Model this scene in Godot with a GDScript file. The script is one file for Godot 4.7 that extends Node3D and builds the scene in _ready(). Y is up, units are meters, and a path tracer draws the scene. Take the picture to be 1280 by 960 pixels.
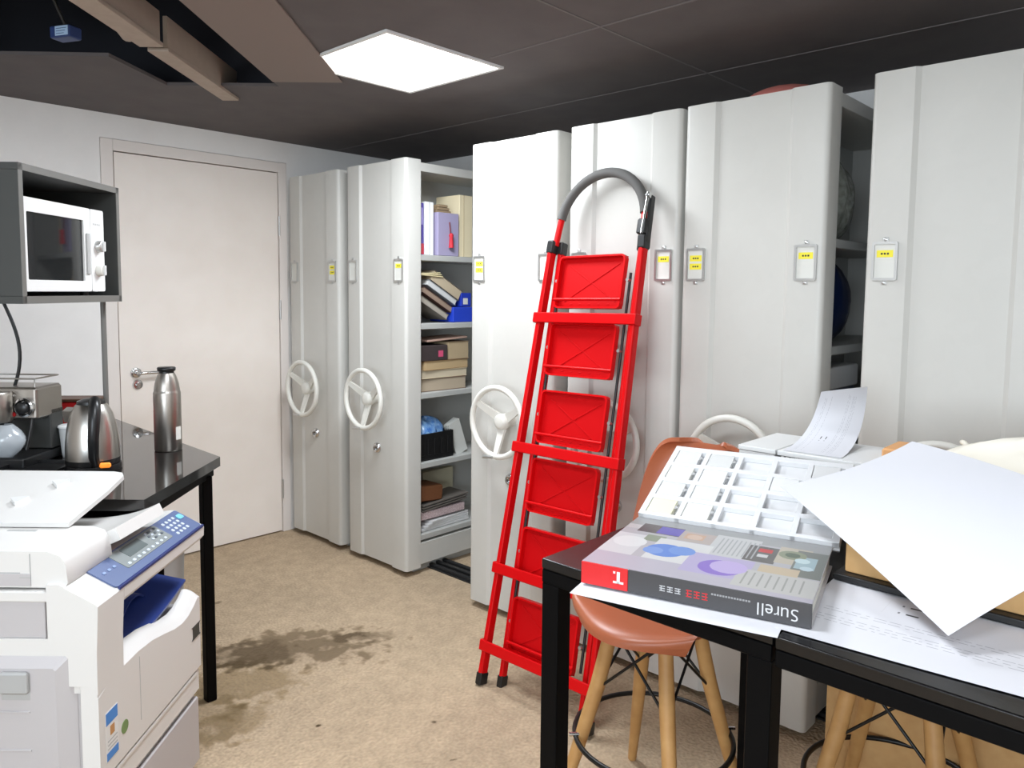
extends Node3D
# A store room: mobile shelving along the right wall, door in the back wall, tea point and copier on the left, bar tables on the right.
# World: x runs along the back wall, -z towards it. The left side of the room is turned by YAW (axes u = right, w = away).
const YAW := 0.819167          # 46.9348 degrees
const EYE := 1.55
var U := Vector3(cos(YAW), 0, sin(YAW))
var W := Vector3(sin(YAW), 0, -cos(YAW))
const CEIL := 2.456
const FRONT := 2.535           # plane of the shelving fronts
var M := {}
var taken := {}
var rng := RandomNumberGenerator.new()

# ---------------------------------------------------------------- helpers
func lp(u: float, y: float, w: float) -> Vector3:
	return U * u + W * w + Vector3(0, y, 0)

func numbered(called: String) -> String:
	var n: int = taken.get(called, 0)
	taken[called] = n + 1
	return called if n == 0 else "%s_%03d" % [called, n]

func thing(called: String, label: String, category: String, at := Vector3.ZERO, turn := 0.0, group := "") -> Node3D:
	var o := Node3D.new()
	o.name = numbered(called)
	add_child(o)
	o.position = at
	o.rotation.y = turn
	o.set_meta("label", label)
	o.set_meta("category", category)
	if group: o.set_meta("group", group)
	return o

func mb() -> SurfaceTool:
	var st := SurfaceTool.new()
	st.begin(Mesh.PRIMITIVE_TRIANGLES)
	return st

func part(called: String, st: SurfaceTool, m: Material, parent: Node3D, label := "") -> MeshInstance3D:
	var o := MeshInstance3D.new()
	o.mesh = st.commit()
	o.material_override = null
	o.mesh.surface_set_material(0, m)
	o.name = called
	o.cast_shadow = GeometryInstance3D.SHADOW_CASTING_SETTING_ON
	parent.add_child(o, true)
	if label: o.set_meta("label", label)
	return o

func solo(called: String, st: SurfaceTool, m: Material, label: String, category: String, at := Vector3.ZERO, turn := 0.0, group := "") -> MeshInstance3D:
	var o := part(numbered(called), st, m, self)
	o.position = at
	o.rotation.y = turn
	o.set_meta("label", label)
	o.set_meta("category", category)
	if group: o.set_meta("group", group)
	return o

func struct(called: String, st: SurfaceTool, m: Material, parent: Node3D = self) -> MeshInstance3D:
	var o := part(called, st, m, parent)
	if parent == self: o.set_meta("kind", "structure")
	return o

func tri(st: SurfaceTool, a: Vector3, b: Vector3, c: Vector3, na: Vector3, nb: Vector3, nc: Vector3, ua := Vector2.ZERO, ub := Vector2.ZERO, uc := Vector2.ZERO) -> void:
	if (b - a).cross(c - a).dot(na + nb + nc) > 0.0:
		var t := b; b = c; c = t
		t = nb; nb = nc; nc = t
		var q := ub; ub = uc; uc = q
	st.set_normal(na); st.set_uv(ua); st.add_vertex(a)
	st.set_normal(nb); st.set_uv(ub); st.add_vertex(b)
	st.set_normal(nc); st.set_uv(uc); st.add_vertex(c)

func quad(st: SurfaceTool, a: Vector3, b: Vector3, c: Vector3, d: Vector3, n: Vector3) -> void:
	tri(st, a, b, c, n, n, n, Vector2(0, 0), Vector2(1, 0), Vector2(1, 1))
	tri(st, a, c, d, n, n, n, Vector2(0, 0), Vector2(1, 1), Vector2(0, 1))

# box with rounded edges: centre, size, bevel, placed by t
func box(st: SurfaceTool, c: Vector3, s: Vector3, bev := 0.003, t := Transform3D()) -> void:
	var h := s * 0.5
	var b: float = min(bev, 0.45 * min(s.x, min(s.y, s.z)))
	var ax := [Vector3.RIGHT, Vector3.UP, Vector3.BACK]
	var B := t.basis
	var corner := func(sx: float, sy: float, sz: float, k: int) -> Vector3:
		var v := Vector3(sx * (h.x - (b if k != 0 else 0.0)), sy * (h.y - (b if k != 1 else 0.0)), sz * (h.z - (b if k != 2 else 0.0)))
		return t * (c + v)
	for k in 3:
		for s0 in [-1.0, 1.0]:
			var n: Vector3 = (B * (ax[k] * s0)).normalized()
			var q := []
			for e in [[-1.0, -1.0], [1.0, -1.0], [1.0, 1.0], [-1.0, 1.0]]:
				var sg := [0.0, 0.0, 0.0]
				sg[k] = s0; sg[(k + 1) % 3] = e[0]; sg[(k + 2) % 3] = e[1]
				q.append(corner.call(sg[0], sg[1], sg[2], k))
			quad(st, q[0], q[1], q[2], q[3], n)
	if b <= 0.0: return
	for k in 3:                                       # edges along axis k
		var i := (k + 1) % 3
		var j := (k + 2) % 3
		for si in [-1.0, 1.0]:
			for sj in [-1.0, 1.0]:
				var ni: Vector3 = (B * (ax[i] * si)).normalized()
				var nj: Vector3 = (B * (ax[j] * sj)).normalized()
				var p := []
				for e in [[-1.0, i], [1.0, i], [1.0, j], [-1.0, j]]:
					var sg := [0.0, 0.0, 0.0]
					sg[k] = e[0]; sg[i] = si; sg[j] = sj
					p.append(corner.call(sg[0], sg[1], sg[2], e[1]))
				tri(st, p[0], p[1], p[2], ni, ni, nj)
				tri(st, p[0], p[2], p[3], ni, nj, nj)
	for sx in [-1.0, 1.0]:
		for sy in [-1.0, 1.0]:
			for sz in [-1.0, 1.0]:
				tri(st, corner.call(sx, sy, sz, 0), corner.call(sx, sy, sz, 1), corner.call(sx, sy, sz, 2), (B * Vector3(sx, 0, 0)).normalized(), (B * Vector3(0, sy, 0)).normalized(), (B * Vector3(0, 0, sz)).normalized())

# box between two corners
func bb(st: SurfaceTool, lo: Vector3, hi: Vector3, bev := 0.003, t := Transform3D()) -> void:
	box(st, (lo + hi) * 0.5, (hi - lo).abs(), bev, t)

# straight bar of rectangular section from a to b; side = direction of its width
func bar(st: SurfaceTool, a: Vector3, b: Vector3, wide: float, thick: float, side: Vector3, bev := 0.002) -> void:
	var y := (b - a).normalized()
	var x := (side - y * side.dot(y)).normalized()
	box(st, Vector3.ZERO, Vector3(wide, (b - a).length(), thick), bev, Transform3D(Basis(x, y, x.cross(y)), (a + b) * 0.5))

func tube(st: SurfaceTool, pts: Array, r, seg := 12, caps := true, closed := false) -> void:
	var n := pts.size()
	var rings := []
	var norms := []
	var last := Vector3.ZERO
	for i in n:
		var a: Vector3 = pts[(i - 1 + n) % n] if closed or i > 0 else pts[i]
		var b: Vector3 = pts[(i + 1) % n] if closed or i < n - 1 else pts[i]
		var d := (b - a).normalized()
		var x := last - d * last.dot(d)
		if x.length() < 0.01:
			x = d.cross(Vector3.UP if abs(d.y) < 0.9 else Vector3.RIGHT)
		x = x.normalized(); last = x
		var y := d.cross(x)
		var rad: float = r[i] if r is Array else r
		var ring := []
		var nn := []
		for k in seg:
			var v := x * cos(TAU * k / seg) + y * sin(TAU * k / seg)
			ring.append(pts[i] + v * rad); nn.append(v)
		rings.append(ring); norms.append(nn)
	for i in (n if closed else n - 1):
		var j := (i + 1) % n
		var off := 0
		if closed and j == 0:                           # match the twist
			var best := 1e9
			for k in seg:
				var dd: float = rings[0][k].distance_squared_to(rings[i][0])
				if dd < best: best = dd; off = k
		for k in seg:
			var l := (k + 1) % seg
			var a0: Vector3 = rings[i][k]; var a1: Vector3 = rings[i][l]
			var b0: Vector3 = rings[j][(k + off) % seg]; var b1: Vector3 = rings[j][(l + off) % seg]
			tri(st, a0, a1, b1, norms[i][k], norms[i][l], norms[j][(l + off) % seg])
			tri(st, a0, b1, b0, norms[i][k], norms[j][(l + off) % seg], norms[j][(k + off) % seg])
	if caps and not closed:
		for e in [0, n - 1]:
			var d: Vector3 = (pts[e] - pts[1 if e == 0 else n - 2]).normalized()
			for k in seg:
				tri(st, pts[e], rings[e][k], rings[e][(k + 1) % seg], d, d, d)

# surface of revolution; profile of Vector2(radius, height), axis = t's y
func lathe(st: SurfaceTool, prof: Array, seg := 28, t := Transform3D(), sharp := 0.6) -> void:
	var n := prof.size()
	var sn := []
	for i in n - 1:
		var d: Vector2 = prof[i + 1] - prof[i]
		sn.append(Vector2(d.y, -d.x).normalized())
	for i in n - 1:
		var n0: Vector2 = sn[i]; var n1: Vector2 = sn[i]
		if i > 0 and sn[i].dot(sn[i - 1]) > sharp: n0 = (sn[i] + sn[i - 1]).normalized()
		if i < n - 2 and sn[i].dot(sn[i + 1]) > sharp: n1 = (sn[i] + sn[i + 1]).normalized()
		for k in seg:
			var a := TAU * k / seg; var b := TAU * (k + 1) / seg
			var f := func(p: Vector2, an: float) -> Vector3: return t * Vector3(p.x * cos(an), p.y, p.x * sin(an))
			var g := func(p: Vector2, an: float) -> Vector3: return (t.basis * Vector3(p.x * cos(an), p.y, p.x * sin(an))).normalized()
			if prof[i].x > 1e-5:
				tri(st, f.call(prof[i], a), f.call(prof[i], b), f.call(prof[i + 1], b), g.call(n0, a), g.call(n0, b), g.call(n1, b))
			if prof[i + 1].x > 1e-5:
				tri(st, f.call(prof[i], a), f.call(prof[i + 1], b), f.call(prof[i + 1], a), g.call(n0, a), g.call(n1, b), g.call(n1, a))

# polygon in local xy pushed along local z from 0 to h, placed by t; near-collinear sides are shaded smooth
func prism(st: SurfaceTool, poly: Array, h: float, t := Transform3D(), smooth := 0.75) -> void:
	var pa := PackedVector2Array(poly)
	if Geometry2D.is_polygon_clockwise(pa): pa.reverse()
	var n := pa.size()
	var sn := []
	for i in n:
		var d := pa[(i + 1) % n] - pa[i]
		sn.append(Vector2(d.y, -d.x).normalized())
	for i in n:
		var j := (i + 1) % n
		var n0: Vector2 = sn[i]; var n1: Vector2 = sn[i]
		if sn[i].dot(sn[(i - 1 + n) % n]) > smooth: n0 = (n0 + sn[(i - 1 + n) % n]).normalized()
		if sn[i].dot(sn[j]) > smooth: n1 = (n1 + sn[j]).normalized()
		var m0: Vector3 = (t.basis * Vector3(n0.x, n0.y, 0)).normalized()
		var m1: Vector3 = (t.basis * Vector3(n1.x, n1.y, 0)).normalized()
		var a := t * Vector3(pa[i].x, pa[i].y, 0); var b := t * Vector3(pa[j].x, pa[j].y, 0)
		var c := t * Vector3(pa[j].x, pa[j].y, h); var d2 := t * Vector3(pa[i].x, pa[i].y, h)
		tri(st, a, b, c, m0, m1, m1)
		tri(st, a, c, d2, m0, m1, m0)
	var idx := Geometry2D.triangulate_polygon(pa)
	for e in [[0.0, -1.0], [h, 1.0]]:
		var nn: Vector3 = (t.basis * Vector3(0, 0, e[1])).normalized()
		for i in range(0, idx.size(), 3):
			var p := []
			for k in 3: p.append(t * Vector3(pa[idx[i + k]].x, pa[idx[i + k]].y, e[0]))
			tri(st, p[0], p[1], p[2], nn, nn, nn)

# rounded rectangle outline
func rrect(x0: float, y0: float, x1: float, y1: float, r: float, seg := 4) -> Array:
	var out := []
	for c in [[x1 - r, y0 + r, -PI / 2], [x1 - r, y1 - r, 0.0], [x0 + r, y1 - r, PI / 2], [x0 + r, y0 + r, PI]]:
		for k in seg + 1:
			var a: float = c[2] + PI / 2 * k / seg
			out.append(Vector2(c[0] + r * cos(a), c[1] + r * sin(a)))
	return out

# flat ring: outline poly with a hole, both with the same number of points
func ring_prism(st: SurfaceTool, outer: Array, inner: Array, h: float, t := Transform3D()) -> void:
	var n := outer.size()
	for i in n:
		var j := (i + 1) % n
		prism(st, [outer[i], outer[j], inner[j], inner[i]], h, t, 2.0)

# sheet with thickness from a grid function f(s, t) over [0,1]^2
func shell(st: SurfaceTool, f: Callable, nu: int, nv: int, thick: float, flip := 1.0) -> void:
	var P := []; var N := []
	for i in nu + 1:
		var row := []
		for j in nv + 1: row.append(f.call(float(i) / nu, float(j) / nv))
		P.append(row)
	for i in nu + 1:
		var row := []
		for j in nv + 1:
			var du: Vector3 = P[min(i + 1, nu)][j] - P[max(i - 1, 0)][j]
			var dv: Vector3 = P[i][min(j + 1, nv)] - P[i][max(j - 1, 0)]
			row.append(du.cross(dv).normalized() * flip)
		N.append(row)
	var uv := func(i: int, j: int) -> Vector2: return Vector2(float(i) / nu, float(j) / nv)
	for i in nu:
		for j in nv:
			for o in [0.0, -thick]:
				var sg := 1.0 if o == 0.0 else -1.0
				var a: Vector3 = P[i][j] + N[i][j] * o; var b: Vector3 = P[i + 1][j] + N[i + 1][j] * o
				var c: Vector3 = P[i + 1][j + 1] + N[i + 1][j + 1] * o; var d: Vector3 = P[i][j + 1] + N[i][j + 1] * o
				tri(st, a, b, c, N[i][j] * sg, N[i + 1][j] * sg, N[i + 1][j + 1] * sg, uv.call(i, j), uv.call(i + 1, j), uv.call(i + 1, j + 1))
				tri(st, a, c, d, N[i][j] * sg, N[i + 1][j + 1] * sg, N[i][j + 1] * sg, uv.call(i, j), uv.call(i + 1, j + 1), uv.call(i, j + 1))
	var rim := []
	for i in nu: rim.append([i, 0, i + 1, 0])
	for j in nv: rim.append([nu, j, nu, j + 1])
	for i in nu: rim.append([i, nv, i + 1, nv])
	for j in nv: rim.append([0, j, 0, j + 1])
	var mid: Vector3 = P[nu / 2][nv / 2]
	for e in rim:
		var a: Vector3 = P[e[0]][e[1]]; var b: Vector3 = P[e[2]][e[3]]
		var na: Vector3 = N[e[0]][e[1]]
		var out := (b - a).cross(na).normalized()
		if out.dot((a + b) * 0.5 - mid) < 0.0: out = -out
		tri(st, a, b, b - N[e[2]][e[3]] * thick, out, out, out)
		tri(st, a, b - N[e[2]][e[3]] * thick, a - na * thick, out, out, out)

func bez(c: Array, s: float, t: float) -> Vector3:      # 3x3 control net
	var r := []
	for i in 3: r.append(c[i][0] * (1 - t) * (1 - t) + c[i][1] * 2 * t * (1 - t) + c[i][2] * t * t)
	return r[0] * (1 - s) * (1 - s) + r[1] * 2 * s * (1 - s) + r[2] * s * s

func torus(st: SurfaceTool, c: Vector3, R: float, r: float, t: Basis, n := 40, seg := 10) -> void:
	var pts := []
	for i in n: pts.append(c + t * Vector3(cos(TAU * i / n) * R, 0, sin(TAU * i / n) * R))
	tube(st, pts, r, seg, false, true)

func text(called: String, s: String, size: float, m: Material, parent: Node3D, at: Vector3, b: Basis, font := "Droid Sans") -> void:
	var f := SystemFont.new()
	f.font_names = PackedStringArray([font])
	var tm := TextMesh.new()
	tm.text = s; tm.font = f; tm.font_size = 32; tm.pixel_size = size / 24.0; tm.depth = 0.0006
	tm.material = m
	var o := MeshInstance3D.new()
	o.mesh = tm; o.name = called
	parent.add_child(o, true)
	o.transform = Transform3D(b, at)

# ---------------------------------------------------------------- materials
func mat(c: Color, rough := 0.6, metal := 0.0, spec := 0.5) -> StandardMaterial3D:
	var m := StandardMaterial3D.new()
	m.albedo_color = c; m.roughness = rough; m.metallic = metal; m.metallic_specular = spec
	return m

func rgb(r: int, g: int, b: int) -> Color:
	return Color(r / 255.0, g / 255.0, b / 255.0)

func noise_tex(freq: float, a: Color, b: Color, sd := 1, size := 256, normal := false, strength := 4.0) -> ImageTexture:
	var n := FastNoiseLite.new()
	n.seed = sd; n.frequency = freq; n.fractal_octaves = 4
	var img := n.get_seamless_image(size, size)
	if normal:
		img.convert(Image.FORMAT_RGBA8)
		img.bump_map_to_normal_map(strength)
		return ImageTexture.create_from_image(img)
	var d := img.get_data()
	var o := PackedByteArray()
	o.resize(size * size * 3)
	for i in size * size:
		var k := d[i] / 255.0
		var c := a.lerp(b, k)
		o[i * 3] = int(c.r * 255); o[i * 3 + 1] = int(c.g * 255); o[i * 3 + 2] = int(c.b * 255)
	return ImageTexture.create_from_image(Image.create_from_data(size, size, false, Image.FORMAT_RGB8, o))

func tri_mat(a: Color, b: Color, freq: float, scale: float, rough := 0.7, sd := 1, bump := 0.0, metal := 0.0) -> StandardMaterial3D:
	var m := mat(Color.WHITE, rough, metal)
	m.albedo_texture = noise_tex(freq, a, b, sd)
	m.uv1_triplanar = true
	m.uv1_world_triplanar = true
	m.uv1_scale = Vector3.ONE * scale
	if bump > 0.0:
		m.normal_enabled = true
		m.normal_texture = noise_tex(freq, a, b, sd + 5, 256, true)
		m.normal_scale = bump
	return m

func make_materials() -> void:
	M.white_wall = tri_mat(rgb(236, 233, 230), rgb(242, 239, 236), 0.02, 0.7, 0.85, 3)
	M.door = tri_mat(rgb(238, 228, 219), rgb(243, 234, 226), 0.015, 0.9, 0.55, 4)
	M.door_frame = mat(rgb(232, 224, 218), 0.55)
	M.ceiling = tri_mat(rgb(92, 86, 86), rgb(100, 94, 93), 0.02, 0.8, 0.9, 6)
	M.ceiling_pale = mat(rgb(132, 118, 111), 0.85)
	M.seam = mat(rgb(118, 112, 112), 0.85)
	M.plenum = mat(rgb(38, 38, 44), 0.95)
	M.batten = tri_mat(rgb(172, 156, 142), rgb(180, 164, 150), 0.03, 2.0, 0.8, 7)
	M.shelving = tri_mat(rgb(198, 196, 190), rgb(202, 200, 194), 0.02, 0.6, 0.42, 8)
	M.shelf_grey = mat(rgb(182, 182, 178), 0.45)
	M.wheel = mat(rgb(222, 220, 212), 0.38)
	M.toe = mat(rgb(26, 26, 27), 0.8)
	M.rail = mat(rgb(70, 70, 70), 0.4, 0.7)
	M.chrome = mat(rgb(205, 205, 205), 0.18, 1.0)
	M.steel = mat(rgb(186, 182, 176), 0.3, 1.0)
	M.brushed = mat(rgb(176, 170, 163), 0.34, 1.0)
	M.alu = mat(rgb(196, 196, 194), 0.35, 0.85)
	M.yellow = mat(rgb(238, 224, 62), 0.6)
	M.card = mat(rgb(214, 213, 206), 0.5)
	M.ink = mat(rgb(60, 58, 50), 0.7)
	M.red = mat(rgb(204, 8, 14), 0.36, 0.0, 0.3)
	M.red_plate = mat(rgb(192, 8, 14), 0.5, 0.0, 0.25)
	M.black = mat(rgb(20, 20, 21), 0.45)
	M.black_plastic = mat(rgb(24, 24, 25), 0.35)
	M.foam = mat(rgb(88, 86, 84), 0.8)
	M.gloss_black = mat(rgb(24, 22, 21), 0.04, 0.0, 1.0)
	M.table_black = mat(rgb(14, 13, 14), 0.25)
	M.leg_black = mat(rgb(7, 7, 8), 0.5, 0.0, 0.2)
	M.charcoal = mat(rgb(54, 55, 53), 0.55)
	M.charcoal_edge = mat(rgb(104, 102, 98), 0.5)
	M.white = mat(rgb(224, 224, 223), 0.3)
	M.copier = mat(rgb(218, 216, 213), 0.42)
	M.copier_shade_grey = mat(rgb(186, 182, 183), 0.45)  # copier white darkened: shade of its near side put into the colour
	M.latch = mat(rgb(172, 172, 171), 0.45)
	M.blue = mat(rgb(44, 66, 140), 0.35)
	M.panel_blue = mat(rgb(84, 100, 140), 0.4)
	M.screen = mat(rgb(140, 146, 146), 0.25)
	M.button = mat(rgb(196, 204, 216), 0.4)
	M.cyan = mat(rgb(120, 196, 222), 0.4)
	M.sticker_blue = mat(rgb(64, 132, 206), 0.5)
	M.sticker_green = mat(rgb(112, 140, 84), 0.5)
	M.glass_dark = mat(rgb(26, 27, 28), 0.04)
	M.leather = mat(rgb(166, 92, 60), 0.38)
	M.beech = tri_mat(rgb(176, 130, 76), rgb(196, 152, 96), 0.02, 3.0, 0.5, 11)
	M.wire = mat(rgb(18, 18, 18), 0.4, 0.3)
	M.paper = mat(rgb(214, 214, 219), 0.75)
	M.carton = tri_mat(rgb(190, 148, 96), rgb(204, 164, 112), 0.03, 2.0, 0.85, 12)
	M.cream = mat(rgb(238, 232, 218), 0.8)
	M.red_box = mat(rgb(206, 28, 30), 0.5)
	M.amber = mat(rgb(226, 140, 50), 0.4)
	M.sheer = mat(Color(0.86, 0.88, 0.9, 0.35), 0.2)
	M.sheer.transparency = BaseMaterial3D.TRANSPARENCY_ALPHA
	var gl := mat(Color(0.92, 0.94, 0.94, 0.22), 0.03)
	gl.transparency = BaseMaterial3D.TRANSPARENCY_ALPHA
	M.glass = gl
	var led := mat(Color.WHITE, 0.5)
	led.emission_enabled = true
	led.emission = Color(1.0, 0.99, 0.97)
	led.emission_energy_multiplier = 3.0
	M.led = led
	M.carpet = carpet_material()

func carpet_material() -> StandardMaterial3D:
	var S := 1024
	var fine := FastNoiseLite.new(); fine.seed = 21; fine.frequency = 0.32; fine.fractal_octaves = 2
	var mid := FastNoiseLite.new(); mid.seed = 22; mid.frequency = 0.05; mid.fractal_octaves = 3
	var big := FastNoiseLite.new(); big.seed = 23; big.frequency = 0.008; big.fractal_octaves = 3
	var df := fine.get_image(S, S).get_data()
	var dm := mid.get_image(S, S).get_data()
	var db := big.get_image(S, S).get_data()
	var o := PackedByteArray(); o.resize(S * S * 3)
	# spilled stains: centre x, z, half sizes along and across, turn, strength, olive share
	var st := [[1.70, -2.84, 0.34, 0.15, -0.65, 0.40, 0.1], [1.48, -2.98, 0.26, 0.11, -0.75, 0.24, 0.0], [1.97, -2.72, 0.16, 0.05, -0.6, 0.26, 0.0],
		[1.40, -2.72, 0.22, 0.16, -0.8, 0.24, 1.0], [1.27, -2.50, 0.14, 0.11, 0.3, 0.2, 1.0], [1.16, -2.62, 0.16, 0.2, 0.0, 0.2, 0.6],
		[1.735, -1.99, 0.014, 0.012, 0.0, 0.6, 0.0], [1.43, -2.27, 0.013, 0.01, 0.0, 0.75, 0.0], [1.63, -1.78, 0.022, 0.007, -0.5, 0.55, 0.0], [1.68, -3.55, 0.02, 0.012, 0.0, 0.35, 0.0]]
	for j in S:
		var z := -4.4 + 5.0 * j / S
		for i in S:
			var q := j * S + i
			var k := 0.86 + 0.2 * (df[q] / 255.0) + 0.1 * (dm[q] / 255.0 - 0.5) + 0.07 * (db[q] / 255.0 - 0.5)
			var r := 190.0 * k; var g := 168.0 * k; var b := 141.0 * k
			var x := 5.0 * i / S
			if x > 0.8 and x < 2.4 and z > -3.7 and z < -1.6:
				for s in st:
					var dx: float = x - s[0]; var dz: float = z - s[1]
					if abs(dx) > 0.6 or abs(dz) > 0.6: continue
					var a: float = (dx * cos(s[4]) - dz * sin(s[4])) / s[2]
					var c: float = (dx * sin(s[4]) + dz * cos(s[4])) / s[3]
					var e: float = 1.15 - sqrt(a * a + c * c) + 1.5 * (dm[q] / 255.0 - 0.5) + 0.9 * (db[q] / 255.0 - 0.5)
					e = clampf(e * 2.2, 0.0, 1.0) * s[5] * (0.75 + 0.5 * df[q] / 255.0)
					r *= 1.0 - e * (0.76 - 0.03 * s[6]); g *= 1.0 - e * 0.8; b *= 1.0 - e * (0.86 + 0.14 * s[6])
			o[q * 3] = int(clampf(r, 0, 255)); o[q * 3 + 1] = int(clampf(g, 0, 255)); o[q * 3 + 2] = int(clampf(b, 0, 255))
	var m := mat(Color.WHITE, 0.95, 0.0, 0.2)
	m.albedo_texture = ImageTexture.create_from_image(Image.create_from_data(S, S, false, Image.FORMAT_RGB8, o))
	var bump := fine.get_image(S, S)
	bump.convert(Image.FORMAT_RGBA8)
	bump.bump_map_to_normal_map(2.0)
	m.normal_enabled = true
	m.normal_texture = ImageTexture.create_from_image(bump)
	m.normal_scale = 0.5
	return m

# ---------------------------------------------------------------- the scene
func _ready() -> void:
	rng.seed = 7
	# camera: 50 mm-like wide phone view, slight roll, lens shifted down
	var cam := Camera3D.new()
	var pitch := deg_to_rad(4.5967); var roll := deg_to_rad(0.5689)
	var fw := Vector3(sin(YAW) * cos(pitch), -sin(pitch), -cos(YAW) * cos(pitch))
	var up0 := U.cross(fw)
	var rt := U * cos(roll) + up0 * sin(roll)
	var up := -U * sin(roll) + up0 * cos(roll)
	cam.transform = Transform3D(Basis(rt, up, -fw), Vector3(0, EYE, 0))
	var near := 0.05
	cam.set_frustum(960.0 / 951.55 * near, Vector2(0, -39.36 / 951.55 * near), near, 60.0)
	cam.current = true
	add_child(cam)
	var env := Environment.new()
	env.background_mode = Environment.BG_COLOR
	env.background_color = Color(0.86, 0.92, 1.0)
	env.ambient_light_source = Environment.AMBIENT_SOURCE_DISABLED
	env.tonemap_mode = Environment.TONE_MAPPER_LINEAR
	env.tonemap_exposure = 1.2
	env.sdfgi_enabled = true
	env.ssao_enabled = true
	env.ssil_enabled = true
	var we := WorldEnvironment.new()
	we.environment = env
	add_child(we)
	make_materials()
	# lamps: flush ceiling panels on a 1.2 m grid; all but the first are out of view, the last two added as fill light
	led_panel(Vector3(1.985, CEIL, -2.49), "square white light panel glowing in the dark ceiling", 3.3)
	led_panel(Vector3(0.785, CEIL, -1.29), "square white light panel in the ceiling above the aisle", 2.1)
	led_panel(Vector3(0.785, CEIL, 1.11), "added unseen fill light panel in the ceiling near the front wall", 1.3)
	led_panel(Vector3(-0.415, CEIL, -0.09), "added unseen fill light panel in the ceiling over the open floor", 2.0)
	# daylight fill added at an unseen made-up window behind and left of the camera
	var day := AreaLight3D.new()
	day.area_size = Vector2(2.7, 1.3)
	day.area_normalize_energy = true
	day.light_energy = 13.5
	day.light_color = Color(0.90, 0.955, 1.0)
	day.shadow_enabled = true
	day.area_range = 14.0
	day.position = Vector3(-3.385, 1.6, 0.8)
	day.rotation.y = -PI / 2
	day.name = "fill_daylight"
	add_child(day)
	build_room()
	build_ceiling_void()
	build_shelving()
	build_ladder()
	build_left_table()
	build_copier()
	build_microwave()
	build_tea_things()
	build_bar_tables()
	build_stools()
	build_table_things()
	build_shelf_contents()

func led_panel(at: Vector3, label: String, energy: float) -> void:
	var t := thing("ceiling_light_panel", label, "ceiling light", at, 0.0)
	var st := mb()
	var o := rrect(-0.298, -0.298, 0.298, 0.298, 0.003, 1)
	var i := rrect(-0.282, -0.282, 0.282, 0.282, 0.002, 1)
	ring_prism(st, o, i, 0.012, Transform3D(Basis(Vector3(1, 0, 0), Vector3(0, 0, 1), Vector3(0, 1, 0)), Vector3(0, -0.008, 0)))
	part("frame", st, M.white, t)
	st = mb()
	bb(st, Vector3(-0.283, -0.004, -0.283), Vector3(0.283, 0.002, 0.283), 0.0)
	part("diffuser", st, M.led, t)
	var l := AreaLight3D.new()
	l.area_size = Vector2(0.56, 0.56)
	l.area_normalize_energy = true
	l.light_energy = energy
	l.light_color = Color(0.94, 0.97, 1.0)
	l.shadow_enabled = true
	l.area_range = 12.0
	l.position = Vector3(0, -0.012, 0)
	l.rotation.x = -PI / 2
	l.name = "lamp"
	t.add_child(l)

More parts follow.
